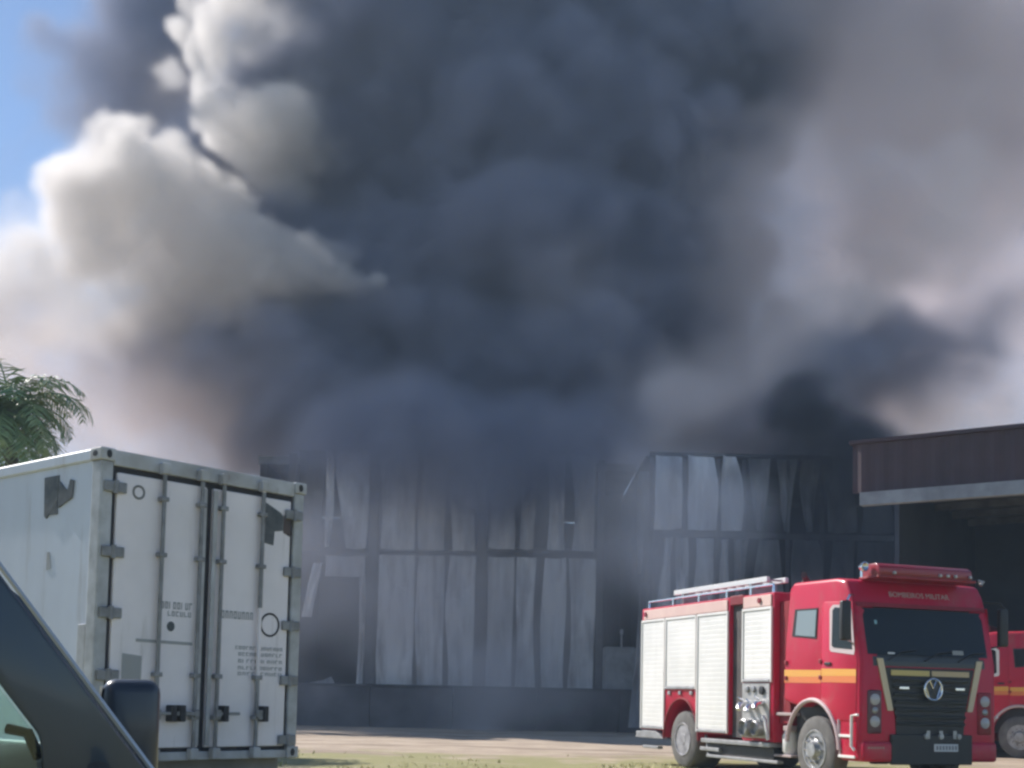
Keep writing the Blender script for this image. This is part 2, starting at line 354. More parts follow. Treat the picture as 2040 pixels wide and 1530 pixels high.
# ------------------------------------------------------------------ palm behind the container
PT = at(18, 825, 28.0)
tr = thing('palm_tree', 'green palm with feathery fronds rising behind the white container', 'tree', (PT.x, PT.y, 0))
bark = mat('bark', (.12, .10, .08), .9, col2=(.06, .05, .04), scale=6, bump=.5)
lm = mat('palm_leaf', (.11, .20, .09), .5, col2=(.25, .32, .14), scale=1.6)
b = MB(); ht = PT.z
b.tube([(.5*math.sin(q*.28), .1*math.sin(q), -.1 + (ht+.1)*q/12) for q in range(12)] + [(0, 0, ht)], [.21 - .006*q for q in range(13)], 12); b.obj('trunk', bark, tr, smooth=True)
rt = random.Random(21)
for i in range(42):
    a = i*2.39996; el = 1.25 - 1.7*(i/41) + rt.uniform(-.12, .12); l = rt.uniform(1.7, 2.4)
    dh = Vector((math.cos(a), math.sin(a), 0)); b = MB(); pts = []
    p = Vector((0, 0, ht)); e = el
    for q in range(13):
        pts.append(p.copy()); st = l/12
        p = p + (dh*math.cos(e) + Vector((0, 0, math.sin(e))))*st; e -= .13 + .012*q
    b.tube(pts, [.028 - .002*q for q in range(13)], 5)
    side_v = dh.cross(Vector((0, 0, 1)))
    for q in range(2, 25):
        t = q/25*12; k = int(t); f = t - k; c = pts[k].lerp(pts[min(k+1, 12)], f); d = (pts[min(k+1, 12)] - pts[k]).normalized()
        ll = .62*math.sin(PI*min(1, .16 + .84*q/25))**.7 + .08
        for s in (-1, 1):
            v = (side_v*s*.9 + d*.55 + Vector((0, 0, rt.uniform(-.55, .05)))).normalized()
            n = d*.028 + Vector((0, 0, rt.uniform(-.008, .008)))
            m_ = c + v*ll*.5 + Vector((0, 0, .02)); tip = c + v*ll + Vector((rt.uniform(-.04, .04), rt.uniform(-.04, .04), -.12*ll))
            q4 = [b.bm.verts.new(z) for z in (c - n*.6, m_ - n, tip, m_ + n, c + n*.6)]
            b.bm.faces.new(q4)
    b.obj('frond', lm, tr)
# ------------------------------------------------------------------ white reefer container
CT = thing('shipping_container', 'white refrigerated container with closed doors and peeled dark stickers', 'container', (-3.84, 11.54, .5), R(49.7))
cw = mat('container_shade_blue', (.56, .60, .68), .5, col2=(.47, .50, .57), scale=.8, mix=(.4, .8), bump=.25, bscale=1.2, stretch=(1, 1, .4), dirt=((.30, .27, .25), 2.2, (1, 2.2, .22), .56, .8))  # white paint with the bluish sky shade of this side put into its colour
cd = mat('container_door', (.83, .775, .80), .5, col2=(.68, .64, .655), scale=1.1, mix=(.4, .8), bump=.2, bscale=1.6, dirt=((.34, .30, .27), 2.6, (2.4, 1, .2), .58, .8))  # same white, made lighter and pinker to offset the greenish light on the doors
cf = mat('container_frame', (.50, .51, .53), .6, col2=(.33, .32, .315), scale=2.5, dirt=((.16, .10, .07), 4, (1, 1, .5), .62, .75))
cr = mat('door_bars', (.27, .275, .29), .5, metal=.1, col2=(.17, .17, .175), scale=6)
cg = mat('rubber_seal', (.035, .035, .04), .8)
sticker = mat('faded_sticker', (.06, .072, .08), .7, col2=(.12, .125, .13), scale=9)
stickb = mat('brown_sticker', (.10, .07, .065), .7, col2=(.06, .05, .05), scale=6)
mark = mat('stencil_paint', (.33, .335, .345), .7)
W, H, LEN = 2.44, 2.93, 12.0
b = MB()
def sidef(y0, y1):
    return None
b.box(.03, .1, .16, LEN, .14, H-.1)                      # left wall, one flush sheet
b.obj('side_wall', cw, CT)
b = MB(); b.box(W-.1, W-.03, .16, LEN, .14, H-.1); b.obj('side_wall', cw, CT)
b = MB(); b.box(.1, W-.1, LEN-.08, LEN-.02, .14, H-.1); b.obj('front_wall', cw, CT)
b = MB(); b.box(.08, W-.08, .1, LEN, H-.07, H-.02); b.obj('roof', mat('container_roof', (.66, .66, .67), .6, col2=(.5, .5, .5), scale=1), CT)
b = MB(); b.box(.06, W-.06, .1, LEN, .02, .14); b.obj('floor', cf, CT)
for x in (0, W-.09):
    b = MB(); b.box(x, x+.09, .16, LEN-.16, H-.11, H, .012, 1); b.obj('top_rail', cw, CT)
    b = MB(); b.box(x, x+.09, .16, LEN-.16, .0, .16, .012, 1); b.obj('bottom_rail', cf, CT)
for x in (.0, W-.13):
    for y in (0, LEN-.16):
        b = MB(); b.box(x, x+.13, y, y+.16, .12, H-.12, .015, 2); b.obj('corner_post', cw if y else mat('post_paint', (.50, .51, .53), .5, col2=(.3, .3, .3), scale=3), CT)
        for z in (0, H-.118):
            b = MB(); b.box(x-.02 if x == 0 else x-.01, x+.14 if x == 0 else x+.15, y-.02, y+.18, z-.002, z+.12, .015, 2)
            c = b.obj('corner_casting', cf, CT)
            h = MB()
            h.prism([(x+.065+.028*math.cos(q*PI/6), z+.06+.04*math.sin(q*PI/6)) for q in range(12)], 'y', y-.024 if y == 0 else y+.16, y+.0 if y == 0 else y+.184)
            if x == 0: h.prism([(y+.08+.04*math.cos(q*PI/6), z+.06+.028*math.sin(q*PI/6)) for q in range(12)], 'x', x-.024, x+.0)
            h.obj('casting_hole', cg, c)
b = MB(); b.box(.13, W-.13, 0, .14, H-.155, H-.005, .012); b.obj('door_header', cf, CT)
b = MB(); b.box(.13, W-.13, 0, .14, .0, .085, .01); b.obj('door_sill', cf, CT)
for z, nm in ((H-.118, 'gasket'),):
    pass
DZ0, DZ1 = .125, H-.215
doors = []
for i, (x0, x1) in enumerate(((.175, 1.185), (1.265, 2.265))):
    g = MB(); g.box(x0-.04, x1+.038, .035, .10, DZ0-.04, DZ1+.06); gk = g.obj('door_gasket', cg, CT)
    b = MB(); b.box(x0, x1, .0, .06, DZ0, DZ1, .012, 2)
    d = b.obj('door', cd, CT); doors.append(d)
D0, D1 = doors
# lock rods, brackets and handles
for i, (x, dr) in enumerate(((.66, D0), (1.10, D0), (1.36, D1), (1.86, D1))):
    b = MB(); b.lathe([(.021, .06), (.021, H-.06)], (x, -.045, 0), 'z', 12); rod = b.obj('lock_rod', cr if i != 3 else cd, dr, smooth=True)
    if i == 3:
        for z0, z1 in ((1.55, 2.75), (.08, .82)):
            b = MB(); b.lathe([(.0225, z0), (.0225, z1)], (x, -.045, 0), 'z', 12); b.obj('lock_rod', cr, dr, smooth=True)
    for z in (.06, H-.12):
        b = MB(); b.box(x-.045, x+.045, -.085, .0, z-.05, z+.06, .012); b.obj('cam_lock', cf, dr)
    for z in (.42, .83, 1.98, 2.52):
        b = MB(); b.box(x-.045, x+.045, -.072, -.0, z-.022, z+.022, .008); b.obj('rod_bracket', cr, dr)
    hs = -1 if i in (0, 2) else 1
    b = MB(); b.box(x-.03, x+.03, -.10, -.05, .42, .50, .008); b.box(x, x + .0 + (.26 if i in (0, 2) else -.26), -.095, -.072, .445, .475, .006) if i != 3 else b.box(x, x+.09, -.095, -.072, .40, .50, .006)
    b.obj('lock_handle', cr, dr)
    b = MB(); hx = x + (.17 if i in (0,) else -.17 if i == 1 else .08)
    b.box(hx-.03, hx+.03, -.115, -.0, .38, .54, .01); b.obj('handle_catch', cg, dr)
# ribs beside the seam
for x in (1.155, 1.285):
    b = MB(); b.box(x-.025, x+.025, -.02, .001, DZ0+.02, DZ1-.02, .006); b.obj('seam_strip', cf, CT)
for x, s, dr in ((.145, 1, D0), (2.295, -1, D1)):
    for z in (2.57, 1.96, 1.39, .81, .19):
        b = MB(); b.box(x-.115, x+.115, -.035, .0, z-.05, z+.05, .01); b.lathe([(.026, z-.062), (.026, z+.062)], (x-.0*s, -.028, 0), 'z', 10)
        h = b.obj('hinge', cr, dr)
# flat print and stickers, each a few millimetres proud
def patch(poly, m, name, par, y=-.004, axis='y'):
    b = MB(); b.prism(poly, axis, y, y + .003); return b.obj(name, m, par)
patch([(1.90, 2.66), (1.99, 2.66), (2.02, 2.55), (1.90, 2.50)], stickb, 'sticker', D1, -.0045) if False else None
patch([(1.895, 2.63), (1.93, 2.66), (2.13, 2.575), (2.16, 2.54), (2.16, 2.39), (2.05, 2.37), (2.04, 2.22), (1.895, 2.24)], sticker, 'sticker', D1)
patch([(2.165, 2.56), (2.265, 2.53), (2.265, 2.33), (2.165, 2.37)], stickb, 'sticker', D1)
patch([(.30, 1.02), (.51, 1.0), (.51, .77), (.30, .77)], mat('data_plate', (.30, .305, .31), .5, metal=.3), 'data_plate', D0)
def ring(cx, cz, r, w, m, par, name='ring_mark', sx=1.0):
    b = MB(); N = 28
    A = [(cx + sx*(r+w)*math.cos(2*PI*k/N), cz + (r+w)*math.sin(2*PI*k/N)) for k in range(N)]; B = [(cx + sx*(r)*math.cos(2*PI*k/N), cz + (r)*math.sin(2*PI*k/N)) for k in range(N)]
    va = [b.bm.verts.new((x, -.0035, z)) for x, z in A]; vb = [b.bm.verts.new((x, -.0035, z)) for x, z in B]
    for k in range(N): b.bm.faces.new((va[k], vb[k], vb[(k+1) % N], va[(k+1) % N]))
    bmesh.ops.solidify(b.bm, geom=b.bm.faces[:], thickness=.002)
    return b.obj(name, m, par)
ring(2.03, 1.385, .105, .022, cg, D1)
ring(.405, 2.555, .048, .022, mark, D0)
patch([(.82+.045*math.cos(q*PI/5), 1.30+.05*math.sin(q*PI/5)) for q in range(10)], sticker, 'round_mark', D0)
patch([(.44, 1.135), (1.075, 1.125), (1.075, 1.155), (.44, 1.165)], mark, 'line_mark', D0)
# rows of worn, unreadable stencil strokes: line of the owner's name on both doors and the weight table
rr = random.Random(4)
def strokes(x0, x1, z0, z1, n, m, par, name):
    b = MB(); w = (x1-x0)/n
    for k in range(n):
        x = x0 + k*w; a = w*.2
        b.box(x, x+a, -.0045, -.002, z0, z1)
        if rr.random() < .8: b.box(x, x+w*.7, -.004, -.0015, z1-(z1-z0)*.25, z1)
        if rr.random() < .6: b.box(x, x+w*.7, -.004, -.0015, z0, z0+(z1-z0)*.2)
        if rr.random() < .5: b.box(x+w*.5, x+w*.7, -.0045, -.002, z0, z1)
    return b.obj(name, m, par)
strokes(.70, 1.07, 1.47, 1.54, 8, mark, D0, 'lettering'); strokes(.78, 1.06, 1.40, 1.45, 6, mark, D0, 'lettering')
strokes(1.41, 1.82, 1.42, 1.50, 8, mark, D1, 'lettering')
stm = mat('stencil_worn', (.36, .365, .375), .7)
for z, x0, n in ((1.115, 1.60, 14), (1.05, 1.64, 12), (.98, 1.64, 11), (.91, 1.64, 11), (.85, 1.64, 10)):
    strokes(x0, 2.22, z, z+.035, n, stm, D1, 'lettering')
# dark peeled sticker on the long side, shaped like broken letters
for poly in ([(1.04, 2.74), (.78, 2.74), (.78, 2.50), (.98, 2.33), (1.02, 2.36)], [(.98, 2.55), (.80, 2.56), (.78, 2.36), (1.0, 2.36)], [(.765, 2.68), (.66, 2.60), (.60, 2.58), (.56, 2.68), (.50, 2.66), (.52, 2.50), (.765, 2.42)]):
    b = MB(); b.prism(poly, 'x', .0265 - .002*len(poly), .0295); b.obj('sticker', sticker, CT)
b = MB(); b.prism([(.95, 2.0), (.9, 2.0), (.86, 1.84), (.95, 1.82)], 'x', .026, .0295); b.obj('scuff', mark, CT)
b = MB(); b.box(.005, .03, .17, .30, .2, 1.28, .006); b.obj('drain_pipe', cf, CT)
# block it stands on
b = MB(); b.box(.05, 2.4, .25, 11.7, 0, .492)
pl = b.obj('concrete_plinth', mat('concrete', (.28, .27, .26), .9, col2=(.2, .195, .19), scale=2)); pl.location = (-3.84, 11.54, -.0); pl.rotation_euler = (0, 0, R(49.7)); pl['kind'] = 'structure'
# ------------------------------------------------------------------ fire truck (local: +Y forward, +X the side in view)
red = mat('fire_red', (.52, .008, .048), .42, spec=.32, coat=.12, col2=(.46, .010, .042), scale=1.2, bump=.06, bscale=2, dirt=((.30, .12, .10), 2.2, (1, 1, .5), .52, .82))
redd = mat('fire_red_dull', (.30, .012, .025), .5, col2=(.2, .012, .016), scale=3)
alu = mat('shutter_white', (.82, .80, .77), .4, col2=(.72, .71, .68), scale=1.4, dirt=((.5, .46, .42), 2.5, (1, 2, .3), .56, .85))
chrome = mat('chrome', (.75, .75, .77), .16, metal=1.0)
steelg = mat('grey_steel', (.42, .42, .43), .42, metal=.5, col2=(.3, .3, .3), scale=5)
blk = mat('black_plastic', (.018, .018, .02), .5)
blkm = mat('grille_bars', (.035, .04, .045), .35)
glass = mat('tinted_glass', (.012, .018, .024), .08, spec=.28)
tyre_m = mat('dusty_tyre', (.085, .082, .078), .85, col2=(.17, .16, .15), scale=5, mix=(.3, .7))
yel = mat('yellow_stripe', (.78, .38, .06), .4, coat=.3)
org = mat('orange_stripe', (.72, .20, .05), .4, coat=.3)
cream = mat('cream_chevron', (.62, .50, .34), .45)
wht = mat('white_marks', (.78, .77, .74), .45)
lens = mat('lamp_lens', (.42, .40, .42), .2, coat=.3)
amber = mat('amber_lens', (.6, .2, .02), .2)
redl = mat('red_lens', (.26, .01, .02), .3, coat=.2)
interior = mat('cab_interior', (.03, .032, .035), .8)

FT = thing('fire_truck', 'red fire truck with white roller shutters parked in front of the warehouse', 'fire truck', (6.18, 18.52, -.03), R(200.4), 'fire trucks by the loading shed')
HX = 1.2
# chassis
b = MB(); b.box(-.42, -.30, -6.9, -.3, .62, .84); b.box(.30, .42, -6.9, -.3, .62, .84)
for y in (-6.6, -5.3, -3.9, -2.6, -.8): b.box(-.3, .3, y-.06, y+.06, .66, .8)
b.obj('chassis', blk, FT)
for y in (-1.2, -5.45):
    b = MB(); b.tube([(-.95, y, .5), (.95, y, .5)], .075, 10); b.lathe([(.05, -.22), (.2, -.12), (.2, .12), (.05, .22)], (0, y, .5), 'x', 14); b.obj('axle', blk, FT)
# tank body
BY0, BY1, BZ = -7.1, -2.32, 3.02
b = MB()
arch = [(-5.45 + .66*math.cos(a), .52 + .74*math.sin(a)) for a in [PI - PI*q/12 for q in range(13)]]
b.prism([(BY0, .66), (-6.13, .66)] + arch + [(-4.77, .66), (-3.72, .66), (-3.72, BZ), (BY0, BZ)], 'x', -HX, HX, .03, 2)
b.obj('tank_body', red, FT, smooth=True)
b = MB(); b.box(-HX+.07, HX-.07, -3.718, -3.302, .62, BZ-.145); b.obj('body_recess', mat('recess_grey', (.11, .095, .09), .8, col2=(.06, .055, .055), scale=3), FT)
b = MB(); b.box(-HX, HX, -3.30, BY1, .58, BZ, .03); b.obj('pump_body', red, FT, smooth=True)
b = MB(); b.box(-HX+.0, HX-.0, -3.72, -3.29, BZ-.14, BZ+.02, .01); b.obj('recess_header', redd, FT)
band = mat('sunwashed_red', (.76, .54, .47), .4, coat=.2, col2=(.68, .45, .40), scale=2)  # red bodywork with the sun's washed-out glare put into the colour
for s in (1, -1):
    def sx(a, c): return (a, c) if s > 0 else (-c, -a)
    x0, x1 = sx(HX+.001, HX+.022)
    b = MB(); b.box(x0, x1, BY0+.1, -3.78, 2.80, 2.985, .008); b.obj('body_band', band, FT)
    b = MB(); b.box(x0, x1, -3.25, -2.38, 2.80, 2.985, .008); b.obj('body_band', band, FT)
    for y0, y1, z0, z1 in ((-7.085, -6.10, .68, 2.79), (-6.07, -4.875, 1.44, 2.79), (-4.845, -3.75, .68, 2.79), (-3.275, -2.36, 1.555, 2.79)):
        # slatted roller shutter in an aluminium frame
        n = max(4, int((z1-z0)/.085)); prof = []
        for q in range(n):
            a, c = z0 + .05 + (z1-z0-.1)*q/n, z0 + .05 + (z1-z0-.1)*(q+1)/n
            prof += [(HX+.010, a), (HX+.014, a+.006), (HX+.014, c-.008)]
        prof += [(HX+.006, z1-.05), (HX-.02, z1-.05), (HX-.02, z0+.05)]
        if s < 0: prof = [(-u, v) for u, v in prof]
        b = MB(); b.prism(prof, 'y', y0+.04, y1-.04); sh_ = b.obj('roller_shutter', alu, FT)
        b = MB(); p0, p1 = sx(HX-.01, HX+.03)
        b.box(p0, p1, y0, y0+.038, z0, z1, .004); b.box(p0, p1, y1-.038, y1, z0, z1, .004); b.box(p0, p1, y0+.039, y1-.039, z1-.048, z1, .004)
        b.obj('shutter_frame', alu, sh_)
        p0, p1 = sx(HX-.01, HX+.04)
        b = MB(); b.box(p0, p1, y0+.04, y1-.04, z0+.0, z0+.048, .01); b.obj('shutter_bar', steelg, sh_)
    # corner marker lamps
    for y in (-6.9, -2.72):
        b = MB(); b.lathe([(.0, .0), (.05, .0), (.045, s*.03), (.0, s*.035)], (s*(HX+.02), y, 2.9), 'x', 12); b.obj('marker_lamp', redl, FT, smooth=True)
    for y in (-5.9, -5.48, -5.05):
        b = MB(); p0, p1 = sx(HX+.001, HX+.03); b.box(p0, p1, y-.05, y+.05, 1.335, 1.40, .008); b.obj('marker_lamp', steelg, FT)
    # mudguard trim of the rear wheel
    b = MB(); b.tube([(s*(HX+.005), -5.45 + .67*math.cos(a), .52 + .75*math.sin(a)) for a in [PI*q/16 for q in range(17)]], .022, 6); b.obj('arch_trim', redd, FT, smooth=True)
    # pump panel with gauges, valves and hose outlets
    p0, p1 = sx(HX+.002, HX+.02)
    b = MB(); b.box(p0, p1, -3.26, -2.42, .64, 1.54, .006); pan = b.obj('pump_panel', mat('panel_alu', (.52, .51, .50), .38, metal=.35, col2=(.4, .39, .38), scale=5), FT)
    for y, z, r in ((-3.08, 1.44, .055), (-2.88, 1.44, .055), (-2.62, 1.42, .07)):
        b = MB(); b.lathe([(0, 0), (r, 0), (r, s*.035), (r*.8, s*.04), (0, s*.036)], (s*(HX+.02), y, z), 'x', 14); b.obj('gauge', blk if r > .06 else steelg, pan, smooth=True)
    for y, z in ((-3.1, 1.2), (-2.85, 1.17), (-2.6, 1.22)):
        b = MB(); b.tube([(s*(HX+.01), y, z), (s*(HX+.16), y, z-.03), (s*(HX+.2), y+.02, z-.10)], [.05, .055, .045], 10); b.tube([(s*(HX+.1), y, z+.05), (s*(HX+.13), y-.1, z+.1)], .014, 6); b.obj('valve', chrome, pan, smooth=True)
    b = MB(); b.box(*sx(HX-.2, HX+.012), -3.24, -2.44, 1.0, 1.08); b.obj('panel_slot', blk, pan)
    for y, r in ((-3.0, .15), (-2.65, .13)):
        b = MB(); b.lathe([(0, 0), (r, 0), (r, s*.14), (r*.85, s*.16), (r*.8, s*.10), (0, s*.10)], (s*(HX+.02), y, .80), 'x', 18); b.obj('suction_inlet', steelg, pan, smooth=True)
    b = MB(); b.tube([(s*(HX+.05), -2.40, .62), (s*(HX+.07), -2.46, .95), (s*(HX+.07), -2.52, 1.0)], .03, 8); b.obj('hose', wht, pan, smooth=True)
    # running board and lower boxes
    b = MB(); b.box(*sx(HX-.35, HX+.05), -4.62, -2.36, .50, .575, .012); b.obj('running_board', steelg, FT)
    b = MB(); b.box(*sx(HX-.5, HX-.06), -4.6, -2.4, .30, .49, .02); b.obj('underfloor_box', blk, FT)
    b = MB(); b.box(*sx(HX-.12, HX+.0), -4.5, -2.2, .245, .295, .01); b.obj('underrun_rail', steelg, FT)
    b = MB(); b.tube([(s*(HX-.03), -4.45, .27), (s*(HX-.1), -4.62, .45), (s*(HX-.1), -4.7, .62)], .03, 8); b.obj('rail_bracket', steelg, FT)
    b = MB(); b.prism([(-7.3, .50), (-6.1, .50), (-6.25, .585), (-6.45, .64), (-7.0, .64), (-7.2, .585)], 'x', *sx(HX-.3, HX+.03), .01); b.obj('rear_skirt', steelg, FT)
    b = MB(); b.box(*sx(HX-.1, HX+.01), -7.0, -6.35, .30, .355, .01); b.obj('rear_rail', steelg, FT)
    b = MB(); b.box(*sx(HX-.08, HX+.01), -4.72, -4.05, .355, .42, .01); b.obj('side_rail', steelg, FT)
b = MB(); b.box(-HX, HX, -7.32, -7.1, .5, .62, .015); b.obj('rear_step', steelg, FT)
for s in (1, -1):
    b = MB(); b.box(s*1.02-.1, s*1.02+.1, -7.16, -7.1, .8, 1.1, .01); b.obj('tail_lamp', redl, FT)
b = MB(); b.box(-.9, .9, -7.12, -7.09, .75, 2.7, .01); b.obj('rear_shutter', alu, FT)
# roof gear: rails, ladder, monitor
b = MB()
for s in (1, -1):
    b.tube([(s*1.1, -7.0, 3.02), (s*1.1, -7.0, 3.16), (s*1.1, -2.5, 3.16), (s*1.1, -2.5, 3.02)], .022, 6)
    for y in (-6, -5, -4, -3.2): b.tube([(s*1.1, y, 3.01), (s*1.1, y, 3.16)], .018, 6)
b.obj('roof_rail', chrome, FT, smooth=True)
lad = MB()
for x in (.98, .62): lad.box(x-.03, x+.03, -6.15, -2.85, 3.235, 3.325, .006)
ld = lad.obj('ladder', mat('ladder_alu', (.72, .71, .70), .4, metal=.2), FT)
for i in range(11):
    b = MB(); y = -5.98 + i*.3; b.tube([(.645, y, 3.28), (.955, y, 3.28)], .016, 6); b.obj('rung', steelg, ld, smooth=True)
for y in (-5.7, -3.3):
    b = MB(); b.box(.55, 1.06, y-.04, y+.04, 3.02, 3.234); b.obj('ladder_bracket', steelg, FT)
b = MB(); b.box(-.9, -.2, -6.4, -3.2, 3.02, 3.2, .02); b.obj('roof_locker', redd, FT)
b = MB(); b.lathe([(.14, 3.02), (.12, 3.12), (.07, 3.14), (.07, 3.22)], (.35, -2.75, 0), 'z', 14); b.tube([(.35, -2.75, 3.2), (.4, -2.6, 3.26), (.6, -2.35, 3.3), (.72, -2.2, 3.31)], [.07, .06, .045, .05], 10); b.tube([(.3, -2.8, 3.2), (.22, -3.0, 3.25)], .03, 8)
b.obj('water_monitor', mat('monitor_dark', (.07, .06, .06), .5), FT, smooth=True)
# ---- cab
def fy(z):
    """front face: upright below the windscreen, raked above"""
    return 0.0 if z < 1.85 else -.16*(z-1.85)/.75 if z < 2.6 else -.16 - .16*((z-2.6)/.45)
wa = [(-1.2 + .68*math.cos(a), .50 + .76*math.sin(a)) for a in [PI*q/12 for q in range(1, 11)]]
prof = [(-.02, .40), (0, .55), (0, 1.85), (fy(2.2), 2.2), (fy(2.6), 2.6), (fy(2.9), 2.9), (fy(3.05)-.05, 3.06), (-.6, 3.10), (-1.75, 3.12), (-1.86, 3.02), (-1.97, 2.2), (-2.02, 1.27), (-1.86, 1.22)] + wa[::-1][2:] + [(-.53, .55), (-.53, .40)]
b = MB(); b.prism(prof, 'x', -1.215, 1.215, .06, 3); cab = b.obj('cab', red, FT, smooth=True)
b = MB(); b.box(-1.1, 1.1, -2.3, -1.99, .9, 2.86); b.obj('cab_gap', redd, FT)
b = MB(); b.box(-1.0, 1.0, -1.95, -.5, .62, 1.2); b.obj('engine_cover', blk, FT)
# windscreen with rubber, visor line and wipers
def wscr(x0, x1, z0, z1, off, th, m, name, par, mb=None):
    b = mb or MB()
    def f(u, v):
        z = z0 + (z1-z0)*v; x = x0 + (x1-x0)*u
        return (x, fy(z) + off - .022*(abs(x)/1.15)**6, z)
    b.sheet(f, 16, 6, th)
    return b.obj(name, m, par, smooth=True) if not mb else None
rub = wscr(-1.20, 1.20, 1.915, 2.675, .006, -.03, blk, 'windscreen_seal', cab)
ws = wscr(-1.175, 1.175, 1.955, 2.64, .016, -.012, glass, 'windscreen', cab)
wscr(-1.16, 1.16, 2.66, 2.72, .045, -.06, redd, 'sun_visor', cab)
wscr(-1.0, 1.0, 1.785, 1.925, .014, -.02, blkm, 'wiper_panel', cab)
for x in (.75, .1, -.5):
    b = MB(); b.tube([(x, .03, 1.88), (x-.25, fy(2.02)+.05, 2.0), (x-.5, fy(2.05)+.045, 2.03)], .012, 5); b.obj('wiper', blk, cab)
b = MB(); b.box(.55, .62, fy(2.0)-.35, fy(2.0)-.3, 2.0, 2.08); b.obj('dashboard_item', wht, cab)
# things seen on the dashboard through or on the glass: pale sticker and papers
wscr(-.62, -.42, 1.985, 2.05, .027, -.003, mat('windscreen_sticker', (.3, .3, .29), .5), 'windscreen_sticker', cab)
wscr(.86, .90, 2.40, 2.46, .027, -.003, mat('tax_disc', (.25, .45, .5), .5), 'windscreen_sticker', cab)
wscr(.62, .74, 1.965, 1.99, .027, -.003, wht, 'windscreen_sticker', cab)
# side glazing, doors, stripes on both sides
for s in (1, -1):
    X = 1.215
    def sx(a, c): return (a, c) if s > 0 else (-c, -a)
    def plate(poly, off, th, m, name, par, bev=0):
        b = MB(); b.prism(poly, 'x', *sx(X + off - th, X + off), bev); return b.obj(name, m, par, smooth=bool(bev))
    door = plate([(-.96, 1.24), (-.66, .98), (-.10, .98), (-.07, 1.85), (-.13, 2.2), (-.19, 2.72), (-.9, 2.76), (-.96, 2.7)], .012, .02, red, 'door', FT, .012)
    plate([(-.74, 2.03), (-.70, 2.0), (-.14, 1.94), (-.12, 2.0), (-.2, 2.62), (-.25, 2.68), (-.66, 2.70), (-.74, 2.64)], .018, .012, mat('window_trim', (.6, .5, .5), .4) if s > 0 else wht, 'window_trim', door)
    plate([(-.68, 2.09), (-.63, 2.06), (-.18, 2.02), (-.24, 2.62), (-.6, 2.66), (-.66, 2.62)], .024, .01, glass, 'door_window', door)
    plate([(-1.76, 2.27), (-1.10, 2.21), (-1.06, 2.68), (-1.68, 2.69)], .010, .014, blk, 'window_seal', FT)
    plate([(-1.66, 2.285), (-1.13, 2.24), (-1.09, 2.65), (-1.60, 2.66)], .016, .01, mat('side_glass_reflection', (.22, .27, .29), .1, coat=.5) if s > 0 else glass, 'rear_window', FT)  # near pane has its grey-blue reflection put into the colour
    # stripe in two tones, broken at the door seam
    for y0, y1, dz in ((-1.98, -.985, 0), (-.955, -.09, 0)):
        par = FT if y0 < -1 else door
        o = .004 if y0 < -1 else .016
        plate([(y0, 1.64), (y1, 1.63), (y1, 1.73), (y0, 1.75)], o, .004, yel, 'stripe', par)
        plate([(y0, 1.545), (y1, 1.53), (y1, 1.628), (y0, 1.638)], o, .004, org, 'stripe', par)
    for y, z in ((-1.93, 1.86), (-1.93, 1.62), (-.98, 1.86), (-.98, 1.62)):
        b = MB(); b.box(*sx(X+.0, X+.03), y-.035, y+.035, z-.03, z+.03, .008); b.obj('hinge', redd, FT)
    b = MB(); b.box(*sx(X+.012, X+.035), -.86, -.70, 1.80, 1.845, .008); b.obj('door_handle', blk, door)
    # swept edge from the door window, fender lip, steps
    b = MB(); b.tube([(s*(X+.008), -1.2 + .70*math.cos(a), .50 + .78*math.sin(a)) for a in [PI*(.02 + .93*q/18) for q in range(19)]], .035, 8); b.obj('fender_trim', mat('fender_trim', (.55, .42, .42), .45), FT, smooth=True)
    b = MB(); b.box(*sx(X-.5, X-.02), -.50, -.06, .42, .96, .012); b.obj('step_well', redd, FT)
    for z in (.46, .76):
        b = MB(); b.box(*sx(X-.2, X+.02), -.52, -.12 if z < .5 else -.2, z-.02, z+.02, .006); b.obj('step', wht if s > 0 else steelg, FT)
    b = MB(); b.tube([(s*(X+.03), -.02, 1.07), (s*(X+.05), -.14, 1.06), (s*(X+.05), -.15, .62), (s*(X+.03), -.1, .56)], .022, 8); b.obj('grab_rail', wht, FT, smooth=True)
    b = MB(); b.tube([(s*(X-.02), -.50, .46), (s*(X-.0), -.52, 1.0)], .028, 8); b.obj('step_post', mat('step_post', (.5, .4, .42), .5) if s > 0 else steelg, FT, smooth=True)
    # air tank, bracket and mudguard behind the front wheel
    b = MB(); b.lathe([(0, -.22), (.09, -.2), (.13, -.12), (.13, .12), (.09, .2), (0, .22)], (s*1.0, -2.13, .58), 'z', 14); b.obj('air_tank', wht, FT, smooth=True)
    dbm = mat('dusty_bracket', (.4, .32, .31), .6)
    for q in ((.8, 1.16, -2.36, -1.86, 1.02, 1.07), (.8, 1.16, -2.1, -1.95, .78, .86), (.75, 1.14, -2.4, -1.9, .36, .40)):
        b = MB(); b.box(*sx(*q[:2]), *q[2:], .01); b.obj('mudguard_bracket', dbm, FT)
    # door mirror
    b = MB(); b.tube([(s*1.17, -.22, 2.82), (s*1.36, -.06, 2.80), (s*1.42, -.04, 2.72)], .018, 6); b.tube([(s*1.2, -.2, 2.1), (s*1.40, -.06, 2.16)], .014, 6)
    mi = b.obj('mirror_arm', chrome if s > 0 else blk, FT, smooth=True)
    b = MB(); b.box(*sx(1.34, 1.50), -.13, -.03, 2.14, 2.72, .03, 3); b.obj('mirror_head', blk, mi, smooth=True)
    # headlamp cluster
    b = MB(); b.box(s*.99-.135, s*.99+.115 if s > 0 else s*.99+.135, -.04, .022, .80, 1.44, .035, 3); hl = b.obj('headlamp', mat('lamp_housing', (.10, .045, .055), .4) if s > 0 else redd, FT, smooth=True)
